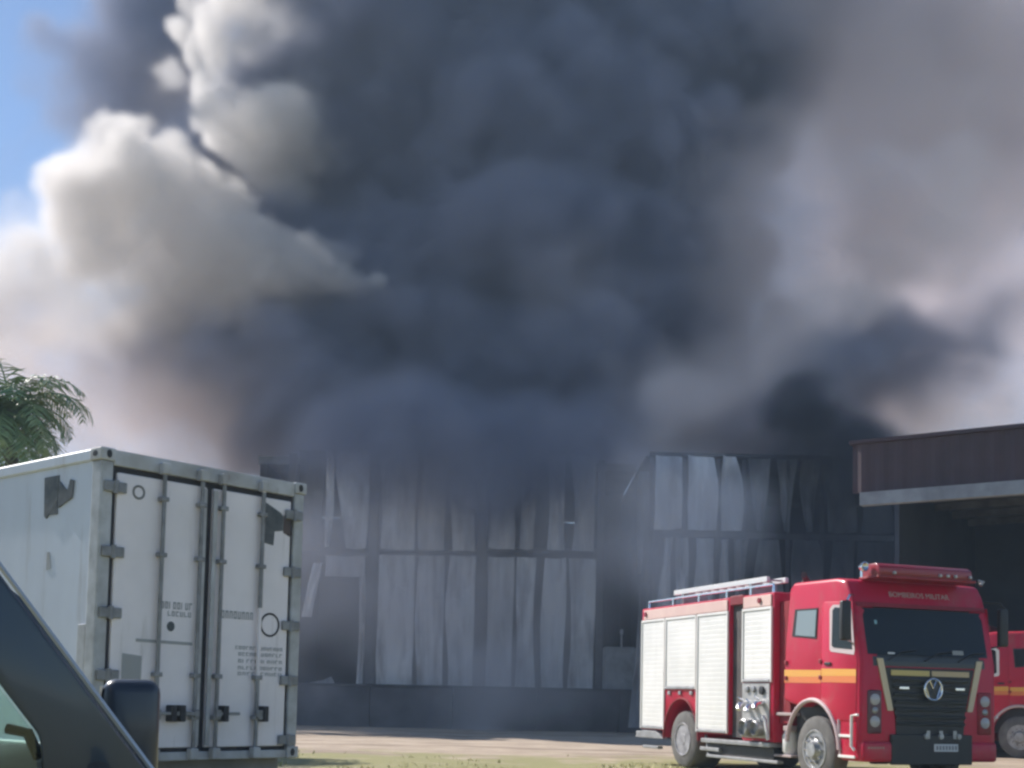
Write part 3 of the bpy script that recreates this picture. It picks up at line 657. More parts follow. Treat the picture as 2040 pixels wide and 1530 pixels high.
    for z, r in ((1.30, .085), (.98, .085), (1.14, .05)):
        b = MB(); b.lathe([(0, .02), (r, .018), (r*.96, .034), (r*.5, .05), (0, .054)], (s*.985, 0, z), 'y', 18); b.obj('lamp', lens if r > .06 else steelg, hl, smooth=True)
    # chevron from windscreen corner to bumper
    b = MB(); b.prism([(s*.95, 1.90), (s*.84, 1.90), (s*.66, 1.14), (s*.76, 1.14)], 'y', .004, .026, .006); b.obj('chevron', cream, FT)
# front: stripe, grille, bars, emblem
b = MB(); b.prism([(-.80, 1.77), (.80, 1.77), (.62, 1.05), (.60, .70), (-.60, .70), (-.62, 1.05)], 'y', -.03, .012, .01); grl = b.obj('grille', blk, FT)
for x0, x1 in ((-.70, -.02), (.02, .70)):
    b = MB(); b.box(x0, x1, .012, .024, 1.655, 1.735, .004); b.obj('front_stripe', mat('front_stripe', (.58, .46, .17), .5) if x0 > 0 else mat('front_stripe_pale', (.55, .42, .25), .5), FT)
for i, z in enumerate((1.595, 1.50, 1.385, 1.275, 1.165, 1.055, .955)):
    w = .68 - .012*i
    b = MB(); b.prism([(.013, z-.03), (.04, z-.022), (.05, z+.012), (.013, z+.03)], 'x', -w, w, .004); b.obj('grille_bar', blkm, grl)
for x in (.50, -.50):
    b = MB(); b.box(x-.085, x+.085, .05, .066, 1.455, 1.495, .006); b.obj('chrome_dash', chrome, grl)
em = MB()
em.tube([(.155*math.cos(2*PI*k/28), .075, 1.46 + .155*math.sin(2*PI*k/28)) for k in range(28)], .019, 8, close=True)
def stroke(pts, r=.015): em.tube([(x, .072, 1.46+z) for x, z in pts], r, 6)
stroke([(.062, .135), (.0, .015), (-.062, .135)])
stroke([(.135, .055), (.068, -.125), (.0, -.005), (-.068, -.125), (-.135, .055)])
em.obj('emblem', chrome, grl, smooth=True)
b = MB(); b.lathe([(0, .045), (.15, .05), (.15, .06), (0, .062)], (0, 0, 1.46), 'y', 24); b.obj('emblem_disc', blkm, grl)
b = MB(); b.box(-1.2, 1.2, -.25, .05, .40, .69, .05, 3); bp = b.obj('bumper', red, FT, smooth=True)
b = MB(); b.box(-.72, .72, .0, .062, .36, .80, .015); b.obj('bumper_centre', blk, FT)
for x in (.12, -.14, -.46):
    b = MB(); b.lathe([(0, .0), (.045, .0), (.04, .03), (0, .035)], (x, .062, .775), 'y', 12); b.obj('tow_eye', steelg, FT, smooth=True)
b = MB(); b.box(-.45, -.02, .064, .074, .555, .665, .004); pl_ = b.obj('number_plate', mat('plate', (.6, .6, .62), .45), FT)
b = MB()
for k in range(7): b.box(-.425 + k*.056, -.39 + k*.056, .0745, .0755, .58, .64)
b.obj('plate_marks', mat('plate_marks', (.2, .2, .22), .6), pl_)
b = MB()
for x, z in ((.08, .80), (-.15, .80), (-.40, .80)): b.box(x-.03, x+.03, .0635, .067, z-.06, z+.06)
b.obj('number_marks', steelg, FT)
b = MB()
for k in range(6): b.box(.84 + k*.05, .875 + k*.05, .0515, .054, .585, .62)
b.obj('bumper_lettering', mat('gold_marks', (.4, .22, .18), .5), FT)
# lettering over the windscreen
b = MB(); M = Matrix.Translation((0, fy(2.86)+.012, 2.86)) @ Matrix.Rotation(PI, 4, 'Z') @ Matrix.Rotation(PI/2 - .33, 4, 'X')
text_bm(b, 'BOMBEIROS MILITAR', .118, M); b.obj('header_lettering', mat('header_paint', (.5, .36, .34), .5), FT)
# roof beacon bar
b = MB(); b.prism([(-.02, 3.11), (-.42, 3.11), (-.42, 3.26), (-.34, 3.30), (-.10, 3.30), (-.02, 3.25)], 'x', -.80, .88, .02); bb = b.obj('beacon_bar', redl, FT, smooth=True)
b = MB(); b.box(-.84, .92, -.45, .02, 3.075, 3.112, .008); b.obj('beacon_base', redd, bb)
b = MB(); b.lathe([(.0, 0), (.055, 0), (.075, .08), (.06, .085), (0, .03)], (.98, -.3, 3.25), 'y', 12); b.tube([(.98, -.3, 3.1), (.98, -.3, 3.25)], .02, 6); b.obj('horn', chrome, FT, smooth=True)
for x in (.62, -.2, -.34, -.48, -.75):
    b = MB(); b.lathe([(0, 0), (.028, 0), (.022, .03), (0, .034)], (x, -.015, 3.16), 'y', 10); b.obj('roof_lamp', lens, bb, smooth=True)
b = MB(); b.tube([(-1.15, -.25, 3.08), (-1.2, -.25, 3.13), (-1.15, -.3, 3.15)], .03, 6); b.obj('roof_marker', steelg, FT)
# wheels
def wheel(x, y, s, front):
    b = MB()
    w = .30 if front else .62
    b.lathe([(.30, s*.0), (.46, s*-.005), (.505, s*-.03), (.52, s*-.07), (.52, s*(-w+.07)), (.505, s*(-w+.03)), (.46, s*(-w)), (.30, s*(-w))], (0, 0, 0), 'x', 40, ring=True)
    t = b.obj('wheel', tyre_m, FT, smooth=True); t.location = (x, y, .52)
    b = MB()
    if front: b.lathe([(.31, s*-.005), (.30, s*.012), (.275, s*.01), (.255, s*-.05), (.18, s*-.02), (.13, s*.03), (.115, s*.075), (.0, s*.08), (.0, s*-.1), (.31, s*-.1)], (0, 0, 0), 'x', 30)
    else: b.lathe([(.31, s*-.005), (.30, s*.012), (.275, s*.008), (.25, s*-.12), (.15, s*-.16), (.12, s*-.02), (.10, s*-.0), (.0, s*.0), (.0, s*-.2), (.31, s*-.2)], (0, 0, 0), 'x', 30)
    b.obj('rim', mat('rim_grey', (.48, .48, .49), .4, metal=.4, col2=(.25, .25, .25), scale=8) if front else mat('rim_pale', (.42, .41, .43), .5, metal=.2, col2=(.22, .21, .22), scale=7), t, smooth=True)
    b = MB()
    for k in range(10):
        a = 2*PI*k/10; c = Vector((s*(-.0 if front else -.13), .20*math.cos(a), .20*math.sin(a)))
        b.lathe([(.022, 0), (.022, s*.035), (.012, s*.045)], tuple(c), 'x', 6)
    b.obj('wheel_nuts', chrome, t)
    if front:
        b = MB()
        for k in range(8):
            a = 2*PI*k/8 + .2; c = Vector((s*-.041, .245*math.cos(a), .245*math.sin(a))); b.lathe([(.03, 0), (.03, s*.004)], tuple(c), 'x', 8)
        b.obj('rim_holes', blk, t)
for s in (1, -1):
    wheel(s*1.18, -1.2, s, True); wheel(s*1.16, -5.45, s, False)
# second truck, same build, half hidden by the first
T2 = copy_tree(FT)
T2['label'] = 'dim red fire truck inside the dark shed, almost hidden behind the nearer truck'
T2.location = (12.13, 32.35, -.03); T2.rotation_euler.z = R(55)
# ------------------------------------------------------------------ dark car close at the lower left; local +X forward, +Y its left (far) side, near side at y = 0
carp = mat('car_paint', (.028, .048, .075), .35, coat=.5)
trim = mat('car_rubber', (.025, .027, .03), .6)
CA = R(18)          # heading: to the right and slightly away
# the near windscreen pillar's foot stands at (-.89, 3.0)
CAR = thing('parked_car', 'dark car at the lower left corner, windscreen pillar and far mirror in view', 'car', (-.89, 3.0, 0), CA)
Wd = 1.82
prof = [(-3.3, .35), (1.15, .35), (1.32, .50), (1.25, .66), (.9, .74), (.02, .86), (-.03, .95), (-3.25, .98), (-3.4, .7)]
b = MB(); b.prism(prof, 'y', .0, Wd, .05, 3); b.obj('body', carp, CAR, smooth=True)
def side(y, t, far):
    o = [(.04, .93), (-.37, 1.47), (-.62, 1.66), (-1.2, 1.72), (-2.6, 1.68), (-3.1, 1.25), (-3.2, .93)]
    return o
def ring_frame(y0, y1, par):
    """roof frame of one side: outer outline minus the front door window, as bars with real thickness"""
    b = MB()
    b.prism([(.06, .94), (-.36, 1.49), (-.60, 1.675), (-.66, 1.60), (-.47, 1.39), (-.30, 1.17), (-.215, 1.06), (-.20, .94)], 'y', y0, y1, .012, 2)
    return b.obj('windscreen_pillar', carp, par, smooth=True)
for y0, y1 in ((0.02, .10), (Wd-.10, Wd-.02)):
    ring_frame(y0, y1, CAR)
    b = MB(); b.prism([(-.58, 1.68), (-1.2, 1.74), (-2.6, 1.70), (-2.65, 1.62), (-1.2, 1.66), (-.655, 1.60)], 'y', y0, y1, .012, 2); b.obj('roof_rail', carp, CAR, smooth=True)
    b = MB(); b.prism([(-1.25, .94), (-1.42, .94), (-1.42, 1.66), (-1.25, 1.66)], 'y', y0, y1, .01); b.obj('door_pillar', carp, CAR)
    b = MB(); b.prism([(-2.60, 1.70), (-3.15, 1.25), (-3.22, .94), (-2.95, .94), (-2.62, 1.55)], 'y', y0, y1, .012, 2); b.obj('rear_pillar', carp, CAR, smooth=True)
    gy = (y0+y1)/2
    gl = mat('car_glass', (.75, .92, .86), .02, trans=1.0, spec=.5) if y0 < 1 else bpy.data.materials['car_glass']
    b = MB(); b.prism([(-.215, .95), (-.225, 1.06), (-.31, 1.17), (-.48, 1.39), (-.665, 1.61), (-1.24, 1.655), (-1.24, .95)], 'y', gy-.003, gy+.003); b.obj('door_window', gl, CAR)
    b = MB(); b.prism([(-1.43, .95), (-1.43, 1.655), (-2.6, 1.62), (-2.92, .95)], 'y', gy-.003, gy+.003); b.obj('rear_window', gl, CAR)
b = MB(); b.box(-2.62, -.62, .06, Wd-.06, 1.655, 1.73, .03, 2, rot=Matrix.Rotation(.0, 3, 'Y')); b.obj('roof', carp, CAR, smooth=True)
# pale rubber strip along the near pillar's front edge, as in the photograph
b = MB(); b.tube([(.075, .012, .94), (-.35, .012, 1.497), (-.6, .012, 1.69)], .007, 6); b.obj('pillar_strip', mat('strip_metal', (.5, .52, .55), .3, metal=.6), CAR, smooth=True)
b = MB(); b.prism([(.02, .94), (-.38, 1.49), (-.62, 1.66), (-.626, 1.655), (-.386, 1.485), (.014, .935)], 'y', .11, Wd-.11); b.obj('windscreen', bpy.data.materials['car_glass'], CAR)
b = MB(); b.box(-.75, -.1, .12, Wd-.12, .86, .975, .03, 2); b.obj('dashboard', trim, CAR, smooth=True)
b = MB(); b.tube([(-.22, .2, 1.0), (-.25, .22, 1.06), (-.30, .24, 1.07)], .014, 6); b.obj('window_knob', trim, CAR)
for y in (.35, 1.2):
    b = MB(); b.box(-1.35, -1.15, y-.05, y+.3, .9, 1.42, .06, 3); b.obj('seat', trim, CAR, smooth=True)
for s, y in ((-1, 0), (1, Wd)):
    for x in (.65, -2.55):
        b = MB(); b.lathe([(.18, -.1), (.31, -.1), (.33, -.07), (.33, .07), (.31, .1), (.18, .1)], (x, y + (.1 if s < 0 else -.1), .32), 'y', 24, ring=True); w = b.obj('wheel', trim, CAR, smooth=True)
        b = MB(); b.lathe([(0, -.07), (.19, -.09), (.19, .09), (0, .07)], (x, y + (.1 if s < 0 else -.1), .32), 'y', 18); b.obj('rim', steelg, w, smooth=True)
    b = MB(); b.box(1.16, 1.3, (.1 if s < 0 else Wd-.45), (.45 if s < 0 else Wd-.1), .58, .72, .03); b.obj('headlight', lens, CAR, smooth=True)
# mirrors on arms at the pillar feet
for s, y in ((-1, .0), (1, Wd)):
    if s < 0: mx, my = -.08, -.02
    else: mx, my = .02, Wd + .02
    b = MB(); b.tube([(mx, y, .93), (mx, my + s*.08, .96), (mx, my + s*.14, .985)], .03, 8); ar = b.obj('mirror_arm', trim, CAR, smooth=True)
    a, c = sorted((my + s*.10, my + s*.32))
    z0, z1 = (.80, .94) if s < 0 else (.80, 1.215)
    if s < 0: continue
    b = MB(); b.box(mx-.10, mx+.12, a, c, z0, z1, .055, 4); b.obj('mirror_shell', mat('mirror_shell', (.035, .042, .055), .3, coat=.3), ar, smooth=True)
    b = MB(); b.box(mx-.106, mx-.10, a+.03, c-.03, z0+.03, z1-.03); b.obj('mirror_glass', mat('mirror_glass', (.3, .3, .32), .05, metal=1.0), ar)
# ------------------------------------------------------------------ smoke (real volumes, density computed in numpy and turned into a voxel grid)
def bspl(n_out, n_in, rng):
    """matrix that interpolates n_in lattice values to n_out samples (cubic B-spline)"""
    t = np.linspace(1.0, n_in - 2.001, n_out)
    i = np.floor(t).astype(int); f = t - i
    w = np.stack([(1-f)**3/6, (3*f**3-6*f**2+4)/6, (-3*f**3+3*f**2+3*f+1)/6, f**3/6], 1)
    M = np.zeros((n_out, n_in), np.float32)
    for k in range(4):
        np.add.at(M, (np.arange(n_out), np.clip(i - 1 + k, 0, n_in - 1)), w[:, k])
    return M

def noise3(shape, size, cell, seed):
    """smooth noise in about -1..1 on a grid; cell = lattice spacing in metres, size = box size in metres"""
    rng = np.random.default_rng(seed)
    n = [max(4, int(s / cell) + 4) for s in size]
    L = rng.standard_normal(n).astype(np.float32) * 1.35
    for ax in range(3):
        M = bspl(shape[ax], n[ax], rng)
        L = np.moveaxis(np.tensordot(M, L, axes=(1, ax)), 0, ax)
    return L

class Smoke:
    def __init__(s, lo, hi, step):
        s.lo = np.array(lo, float); s.hi = np.array(hi, float)
        s.n = [int(round((h - l) / step)) + 1 for l, h in zip(lo, hi)]
        s.ax = [np.linspace(l, h, k).astype(np.float32) for l, h, k in zip(lo, hi, s.n)]
        s.d = np.zeros(s.n, np.float32)
        size = s.hi - s.lo
        big = noise3(s.n, size, 7.0, 1)
        mid = noise3(s.n, size, 3.2, 2)
        sm = noise3(s.n, size, 1.5, 3)
        fine = noise3(s.n, size, 0.8, 4)
        s.wx = [1.2*noise3(s.n, size, 6.0, 11+k) + .85*noise3(s.n, size, 2.8, 21+k) + .5*noise3(s.n, size, 1.35, 31+k) + .24*noise3(s.n, size, .75, 41+k) for k in range(3)]
        tiny = noise3(s.n, size, .42, 5) if step < .3 else 0.0
        s.billow = .6*np.abs(big) + .75*np.abs(mid) + .85*np.abs(sm) + .5*np.abs(fine) + .3*np.abs(tiny) - 1.15
        s.wisp = 0.9*big + 0.6*mid + 0.3*sm + 0.12*fine
        s.torn = np.clip(.95 + .35*mid + .5*sm + .35*fine, .06, 1.7)
        s.var = np.clip(1.0 + 0.35*big + 0.25*mid + .15*sm, 0.15, 2.0)
    def puff(s, c, r, dens=1.0, soft=1.0, amp=1.0, wisp=0.0, warp=1.0):
        r = np.array(r, float) if hasattr(r, '__len__') else np.array([r]*3, float)
        pad = soft + 2.2*(amp + wisp) + 3*warp
        sl = []
        for k in range(3):
            i0 = int(np.searchsorted(s.ax[k], c[k]-r[k]-pad)); i1 = int(np.searchsorted(s.ax[k], c[k]+r[k]+pad))
            if i1 <= i0: return
            sl.append(slice(i0, i1))
        sl = tuple(sl)
        X = (s.ax[0][sl[0]][:, None, None]-c[0]+warp*s.wx[0][sl])/r[0]; Y = (s.ax[1][sl[1]][None, :, None]-c[1]+warp*s.wx[1][sl])/r[1]; Z = (s.ax[2][sl[2]][None, None, :]-c[2]+warp*s.wx[2][sl])/r[2]
        q = np.sqrt(X*X+Y*Y+Z*Z)
        sd = (1.0 - q)*float(r.min())
        sd = sd + amp*s.billow[sl] + wisp*s.wisp[sl]
        v = np.clip(sd/soft + 0.0, 0, 1); v = v*v*(3-2*v)*dens
        s.d[sl] = np.maximum(s.d[sl], v)
    def cluster(s, c, r, n, seed, dens=1.0, soft=0.7, amp=0.8, frac=(.35, .6), front=False):
        """a main puff with smaller billows budding from its surface"""
        s.puff(c, r, dens, soft, amp)
        rng = random.Random(seed)
        rr = r if not hasattr(r, '__len__') else min(r)
        rv = (r, r, r) if not hasattr(r, '__len__') else r
        for k in range(n):
            v = Vector((rng.gauss(0, 1), rng.gauss(0, 1), rng.gauss(0, 1))).normalized()
            q = rng.uniform(*frac)
            p = [c[i] + v[i]*rv[i]*rng.uniform(.75, 1.0) for i in range(3)]
            s.puff(p, rr*q, dens, soft, amp*.8)
    def build(s, name, mat, label):
        keep = s.d > 0.003
        idx = [np.where(keep.any(axis=tuple(a for a in range(3) if a != k)))[0] for k in range(3)]
        sl = tuple(slice(max(i[0]-1, 0), i[-1]+2) for i in idx)
        d = s.d[sl]; n = d.shape
        lo = [s.ax[k][sl[k]][0] for k in range(3)]; hi = [s.ax[k][sl[k]][-1] for k in range(3)]
        N = d.size
        me = bpy.data.meshes.new(name)
        me.vertices.add(N)
        A = me.attributes.new('smoke_density', 'FLOAT', 'POINT')
        A.data.foreach_set('value', np.ascontiguousarray(d.transpose(2, 1, 0)).ravel())      # x fastest
        g = np.empty((n[2], n[1], n[0], 3), np.float32)
        g[..., 0] = np.linspace(lo[0], hi[0], n[0])[None, None, :]
        g[..., 1] = np.linspace(lo[1], hi[1], n[1])[None, :, None]
        g[..., 2] = np.linspace(lo[2], hi[2], n[2])[:, None, None]
        me.vertices.foreach_set('co', g.ravel())
        o = bpy.data.objects.new(name, me); COL.objects.link(o)
        me.materials.append(mat)
        ng = bpy.data.node_groups.new(name + '_grid', 'GeometryNodeTree')
        ng.interface.new_socket('Geometry', in_out='INPUT', socket_type='NodeSocketGeometry')
        ng.interface.new_socket('Geometry', in_out='OUTPUT', socket_type='NodeSocketGeometry')
        N_ = ng.nodes.new; L_ = ng.links.new
        gi = N_('NodeGroupInput'); go = N_('NodeGroupOutput')
        vc = N_('GeometryNodeVolumeCube')
        vc.inputs['Min'].default_value = lo; vc.inputs['Max'].default_value = hi
        for a, k in zip('XYZ', range(3)): vc.inputs['Resolution ' + a].default_value = n[k]
        pos = N_('GeometryNodeInputPosition')
        sub = N_('ShaderNodeVectorMath'); sub.operation = 'SUBTRACT'; sub.inputs[1].default_value = lo
        mul = N_('ShaderNodeVectorMath'); mul.operation = 'MULTIPLY'
        mul.inputs[1].default_value = [(n[k]-1)/(hi[k]-lo[k]) for k in range(3)]
        add = N_('ShaderNodeVectorMath'); add.operation = 'ADD'; add.inputs[1].default_value = (.5, .5, .5)
        flo = N_('ShaderNodeVectorMath'); flo.operation = 'FLOOR'
        L_(pos.outputs[0], sub.inputs[0]); L_(sub.outputs[0], mul.inputs[0]); L_(mul.outputs[0], add.inputs[0]); L_(add.outputs[0], flo.inputs[0])
        sep = N_('ShaderNodeSeparateXYZ'); L_(flo.outputs[0], sep.inputs[0])
        # integer arithmetic keeps the index exact
        def im(op, a, b):
            m = N_('FunctionNodeIntegerMath'); m.operation = op
            for i, q in enumerate((a, b)):
                if isinstance(q, int): m.inputs[i].default_value = q
                else: L_(q, m.inputs[i])
            return m.outputs[0]
        iz = im('MULTIPLY', sep.outputs[2], n[1]); iy = im('ADD', iz, sep.outputs[1])
        iy = im('MULTIPLY', iy, n[0]); ii = im('ADD', iy, sep.outputs[0])
        na = N_('GeometryNodeInputNamedAttribute'); na.data_type = 'FLOAT'; na.inputs[0].default_value = 'smoke_density'
        si = N_('GeometryNodeSampleIndex'); si.data_type = 'FLOAT'; si.domain = 'POINT'
        L_(gi.outputs[0], si.inputs['Geometry']); L_(na.outputs[0], si.inputs['Value']); L_(ii, si.inputs['Index'])
        L_(si.outputs[0], vc.inputs['Density'])
        sm = N_('GeometryNodeSetMaterial'); sm.inputs['Material'].default_value = mat
        L_(vc.outputs[0], sm.inputs[0]); L_(sm.outputs[0], go.inputs[0])
        m = o.modifiers.new('voxel_grid', 'NODES'); m.node_group = ng
        o['kind'] = 'stuff'; o['label'] = label; o['category'] = 'smoke'
        return o

def smoke_mat(name, color, density, aniso=0.0):
    m = bpy.data.materials.new(name); m.use_nodes = True
    nt = m.node_tree; nt.nodes.clear()
    v = nt.nodes.new('ShaderNodeVolumePrincipled')
    v.inputs['Color'].default_value = (*color, 1); v.inputs['Density'].default_value = density
    v.inputs['Anisotropy'].default_value = aniso
    o = nt.nodes.new('ShaderNodeOutputMaterial'); nt.links.new(v.outputs[0], o.inputs['Volume'])
    return m

LO, HI, STEP = (-36, 42.5, -.5), (42, 82, 46), 0.34
dark = Smoke(LO, HI, STEP)
def again(q0):
    q = Smoke.__new__(Smoke); q.__dict__.update(q0.__dict__); q.d = np.zeros(q0.n, np.float32); return q
veil = again(dark); grey = again(dark); black = again(dark)
pale = Smoke((-33, 47, 8), (-3, 68, 43), .23)
def pp(S, px, py, Y, rx, rz, ry=None, **k):
    a, b = rx*Y/FOC, rz*Y/FOC
    S.puff(tuple(at(px, py, Y)), (a, ry or min(a, b), b), **k)
def streak(S, pts, n, **k):
    """a drawn-out trail of smoke: puffs strung along a polyline of (px, py, Y, r)"""
    for i in range(len(pts)-1):
        for q in range(n):
            t = q/n; x, y, Y, r = [a + (b-a)*t for a, b in zip(pts[i], pts[i+1])]
            pp(S, x, y, Y, r, r, **k)
# thick dark column out of the burning roof
for (x, y, Y, rx, rz, ry) in [(960, 930, 60, 390, 190, 8), (920, 800, 62, 500, 260, 9), (940, 640, 64, 560, 290, 10), (1040, 400, 66, 540, 370, 10), (620, 740, 61, 400, 180, 7),
                              (1060, 150, 68, 660, 350, 10), (1040, -100, 70, 780, 320, 10), (450, 700, 61, 290, 150, 6), (1260, 620, 64, 290, 330, 8), (760, 250, 66, 380, 350, 9), (560, 420, 67, 300, 240, 7), (560, 860, 58, 200, 130, 5)]:
    pp(dark, x, y, Y, rx, rz, ry, dens=1, soft=2.0, amp=1.0, warp=1.1)
# smoke sinking in front of the facade tops and the wing
for (x, y, Y, rx, rz, ry, d) in [(930, 900, 49.4, 480, 160, 5, 1.1), (640, 910, 49.4, 200, 130, 4, .8), (1180, 890, 48.3, 210, 130, 4, .6), (960, 970, 49.2, 270, 110, 4, .8), (590, 940, 49.6, 170, 90, 4, 1.1), (1310, 890, 45.0, 150, 70, 2.8, .9), (930, 1000, 48.6, 450, 80, 3.2, 1.2), (1180, 990, 48, 170, 90, 3, .6), (760, 985, 49.2, 170, 80, 3.4, .6), (1090, 980, 48.8, 170, 90, 3.4, .5)]:
    pp(dark, x, y, Y, rx, rz, ry, dens=d, soft=2.6, amp=.7, wisp=.5, warp=1.0)
for (x, y, Y, rx, rz, ry, d) in [(1575, 850, 45.0, 140, 85, 3, 2.4), (1590, 925, 44.8, 170, 80, 2.8, 1.9), (1700, 940, 44.6, 160, 90, 2.8, 2.0), (1660, 1060, 44.6, 170, 140, 2.4, .4), (1480, 930, 44.8, 110, 60, 2.2, .5), (1740, 1060, 44.2, 120, 140, 2.2, .35), (1660, 860, 46, 150, 60, 3, .6)]:
    pp(black, x, y, Y, rx*1.15, rz*1.2, ry, dens=d, soft=1.8, amp=.7, wisp=.5, warp=1.1)
# dark stream at the upper left
for (x, y, Y, rx, rz) in [(310, 60, 72, 190, 240), (270, 190, 71, 200, 150), (330, -90, 73, 220, 180), (460, 330, 71, 240, 180)]:
    pp(dark, x, y, Y, rx, rz, 5, dens=.5, soft=2.0, amp=1.1, warp=1.1)
# pale billows at the left
for (x, y, Y, rx, rz, ry, sf) in [(280, 460, 57, 240, 180, 5, 1.2), (120, 540, 58, 230, 140, 5, 3.5), (430, 510, 56, 230, 120, 4, .7), (560, 540, 55, 165, 75, 3.2, .5), (655, 525, 54.5, 100, 66, 2.6, .4), (690, 500, 54.3, 40, 30, 1.3, .35), (620, 490, 54.6, 45, 34, 1.4, .35), (725, 565, 54.5, 85, 38, 1.8, .45), (550, 470, 55, 60, 45, 1.8, .4),
                              (60, 620, 58, 260, 210, 5, 4), (250, 610, 57, 220, 140, 4, 3), (130, 690, 58, 220, 100, 4, 4), (330, 540, 56.5, 220, 120, 4, 1.6), (335, 360, 57, 140, 100, 4, .7), (215, 390, 58, 120, 90, 3.5, 1.6), (420, 600, 56, 200, 70, 3, 2.2),
                              (510, 250, 58, 140, 125, 4.2, 1.0), (580, 250, 59, 130, 120, 4, 3.0), (435, 215, 57.5, 80, 75, 3, .6), (560, 350, 58.5, 100, 75, 3, 2.4), (415, 140, 58, 55, 70, 2.6, .6), (450, 70, 58.5, 65, 85, 2.6, .7), (490, -20, 58.5, 95, 95, 3, 1.0), (560, 40, 59.5, 120, 110, 3, 3.2), (540, -110, 59, 130, 120, 3.4, 2.0)]:
    pp(pale, x, y, Y, rx, rz, ry, dens=1, soft=sf, amp=1.0, warp=.8)
pale.d *= pale.torn
# half-mixed smoke between the pale billows and the dark column
for (x, y, Y, rx, rz, ry, d) in [(520, 420, 60, 220, 180, 3, .12), (640, 250, 61, 180, 200, 3, .12), (330, 210, 64, 220, 140, 3, .14), (700, 600, 56, 160, 70, 2.5, .12), (240, 150, 68, 120, 160, 3, .1)]:
    pp(grey, x, y, Y, rx, rz, ry, dens=d, soft=3, amp=.9, wisp=.8, warp=1.4)
# hanging pale smoke low at the left, down to the container roof
for (x, y, Y, rx, rz, ry, d) in [(230, 820, 58, 400, 190, 5, .34), (400, 860, 57, 230, 120, 4, .4), (100, 720, 62, 380, 150, 5, .3), (330, 920, 56, 320, 130, 4, .4), (60, 800, 60, 240, 160, 4, .14)]:
    pp(grey, x, y, Y, rx, rz, ry, dens=d, soft=3.5, amp=.6, wisp=.5, warp=1.2)
for (x, y, Y, rx, rz, ry, d) in [(180, 520, 54, 90, 80, 2.5, .12), (230, 650, 54.5, 120, 70, 2.5, .16), (60, 440, 56, 110, 60, 2.5, .1), (330, 700, 54, 190, 75, 2.8, .7), (420, 780, 54, 160, 80, 2.8, .6), (500, 850, 53, 130, 80, 2.6, .6), (50, 600, 55, 170, 110, 3, .14), (20, 470, 56, 120, 60, 3, .12), (150, 620, 54, 120, 60, 2.5, .12)]:
    pp(dark, x, y, Y, rx, rz, ry, dens=d, soft=2.5, amp=.8, wisp=.8, warp=1.2)
# drifting grey smoke at the right, tinged brown
for (x, y, Y, rx, rz, ry, d) in [(1880, 80, 62, 480, 360, 8, .17), (1800, 330, 60, 420, 240, 7, .15), (1520, 560, 59, 300, 290, 6, .22), (1920, 385, 53, 210, 95, 4.5, 1.5), (1420, 800, 55, 270, 220, 5, .2), (1310, 930, 49, 200, 170, 4, .3), (1080, 600, 55, 230, 170, 3, .09), (1940, 830, 58, 340, 110, 5, .45), (1750, 800, 62, 300, 140, 5, .4), (1850, 250, 72, 560, 480, 6, .16), (1850, 620, 72, 560, 400, 6, .16)]:
    pp(grey, x, y, Y, rx, rz, ry, dens=d, soft=3, amp=.8, wisp=.9, warp=1.3)
streak(grey, [(1330, 900, 50, 95), (1480, 760, 52, 90), (1640, 630, 53, 85), (1780, 500, 54, 105), (1940, 370, 55, 120)], 4, dens=.9, soft=2.2, amp=.8, wisp=.6, warp=1.2)
streak(dark, [(1460, 930, 51, 70), (1600, 790, 53, 85), (1740, 680, 54.5, 95), (1860, 620, 55, 105), (2020, 580, 56, 120), (2140, 560, 57, 130)], 4, dens=.65, soft=2.6, amp=.8, wisp=.8, warp=1.4)
for (x, y, Y, rx, rz, ry, d) in [(1870, 720, 57, 340, 130, 5, .5), (2000, 620, 55.5, 220, 120, 4, .8), (1850, 150, 66, 480, 360, 6, .14), (1600, 830, 59, 260, 150, 5, .35), (1440, 850, 66, 340, 270, 7, .6)]:
    pp(dark, x, y, Y, rx, rz, ry, dens=d, soft=3, amp=.7, wisp=.9, warp=1.3)
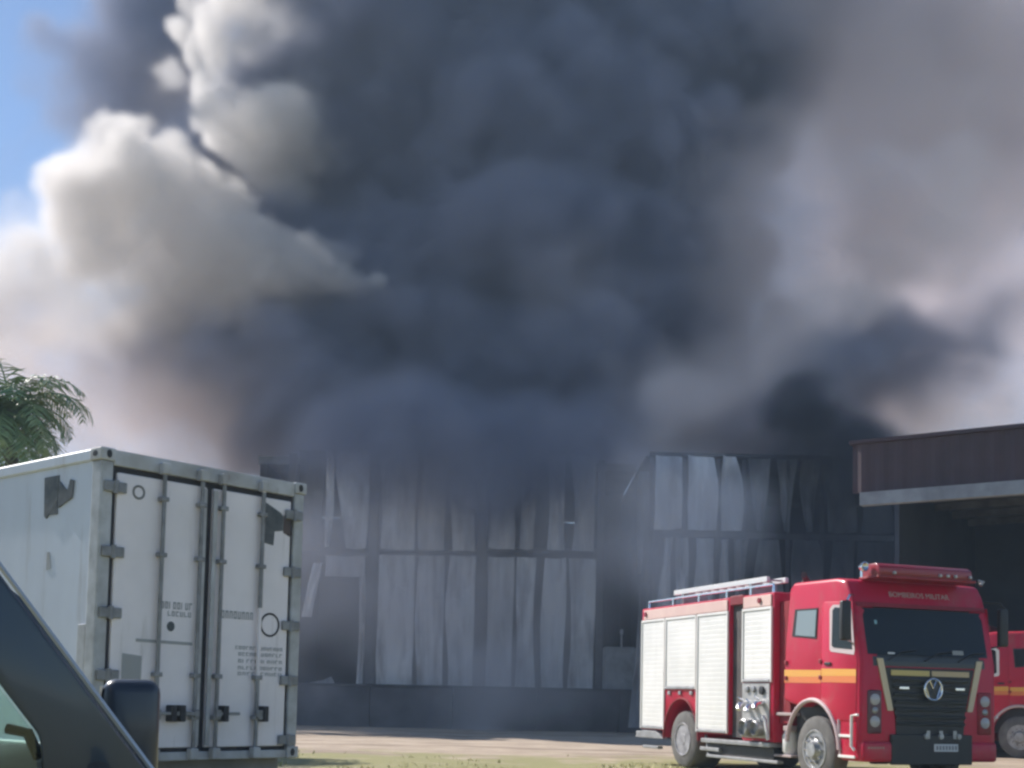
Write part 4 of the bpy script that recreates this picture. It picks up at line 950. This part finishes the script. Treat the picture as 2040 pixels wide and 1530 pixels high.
# thin drifting veil low in front of the burning walls
for (x, y, Y, rx, rz, ry, d) in [(900, 1130, 49.4, 500, 250, 3, .6), (1170, 1120, 48.0, 300, 280, 3.4, .7), (960, 1400, 46.6, 150, 100, 2.4, 1), (1050, 1300, 47, 220, 180, 2.6, .7), (650, 1150, 49.4, 170, 260, 2.6, .8), (1370, 1000, 44.2, 250, 200, 2.8, 1.1), (1330, 900, 44.6, 170, 70, 2.4, 1.3), (1260, 1150, 47, 170, 240, 2.6, .9), (690, 1250, 48.8, 70, 60, 1.2, 1.2), (820, 1420, 46.6, 330, 70, 1.8, .8), (700, 1330, 48, 160, 90, 1.6, .7)]:
    pp(veil, x, y, Y, rx, rz, ry, dens=d, soft=2.6, amp=.5, wisp=.8, warp=1)
dark.d *= dark.var; veil.d *= dark.var; grey.d *= .3 + .7*dark.var
MD = smoke_mat('dark_smoke', (.41, .435, .53), 1.1)
MP = smoke_mat('pale_smoke', (.885, .86, .835), .85, .2)
MG = smoke_mat('grey_smoke', (.972, .893, .865), .8)
MV = smoke_mat('thin_smoke', (.93, .91, .935), 0.5)
dark.build('dark_smoke', MD, 'thick dark grey smoke column rising over the burning warehouse')
pale.build('pale_smoke', MP, 'pale grey billowing smoke at the left of the dark column')
MB_ = smoke_mat('black_smoke', (.10, .11, .14), 1.5)
black.d *= .4 + .6*dark.var
black.build('black_smoke', MB_, 'black sooty smoke curling over the charred warehouse wing')
grey.build('grey_smoke', MG, 'soft brownish grey smoke drifting off to the right')
veil.build('thin_smoke', MV, 'thin grey smoke drifting in front of the warehouse panels')
# ------------------------------------------------------------------ thin haze box added over the yard, tinted blue to lift the blacks
b = MB(); b.box(-640, 640, -240, 840, -1.2, 48)
hm = bpy.data.materials.new('haze'); hm.use_nodes = True
nt = hm.node_tree; nt.nodes.clear()
hv = nt.nodes.new('ShaderNodeVolumePrincipled'); hv.inputs['Color'].default_value = (.55, .74, 1.0, 1); hv.inputs['Density'].default_value = .0009
ho = nt.nodes.new('ShaderNodeOutputMaterial'); nt.links.new(hv.outputs[0], ho.inputs['Volume'])
tag(b.obj('haze', hm), kind='stuff')
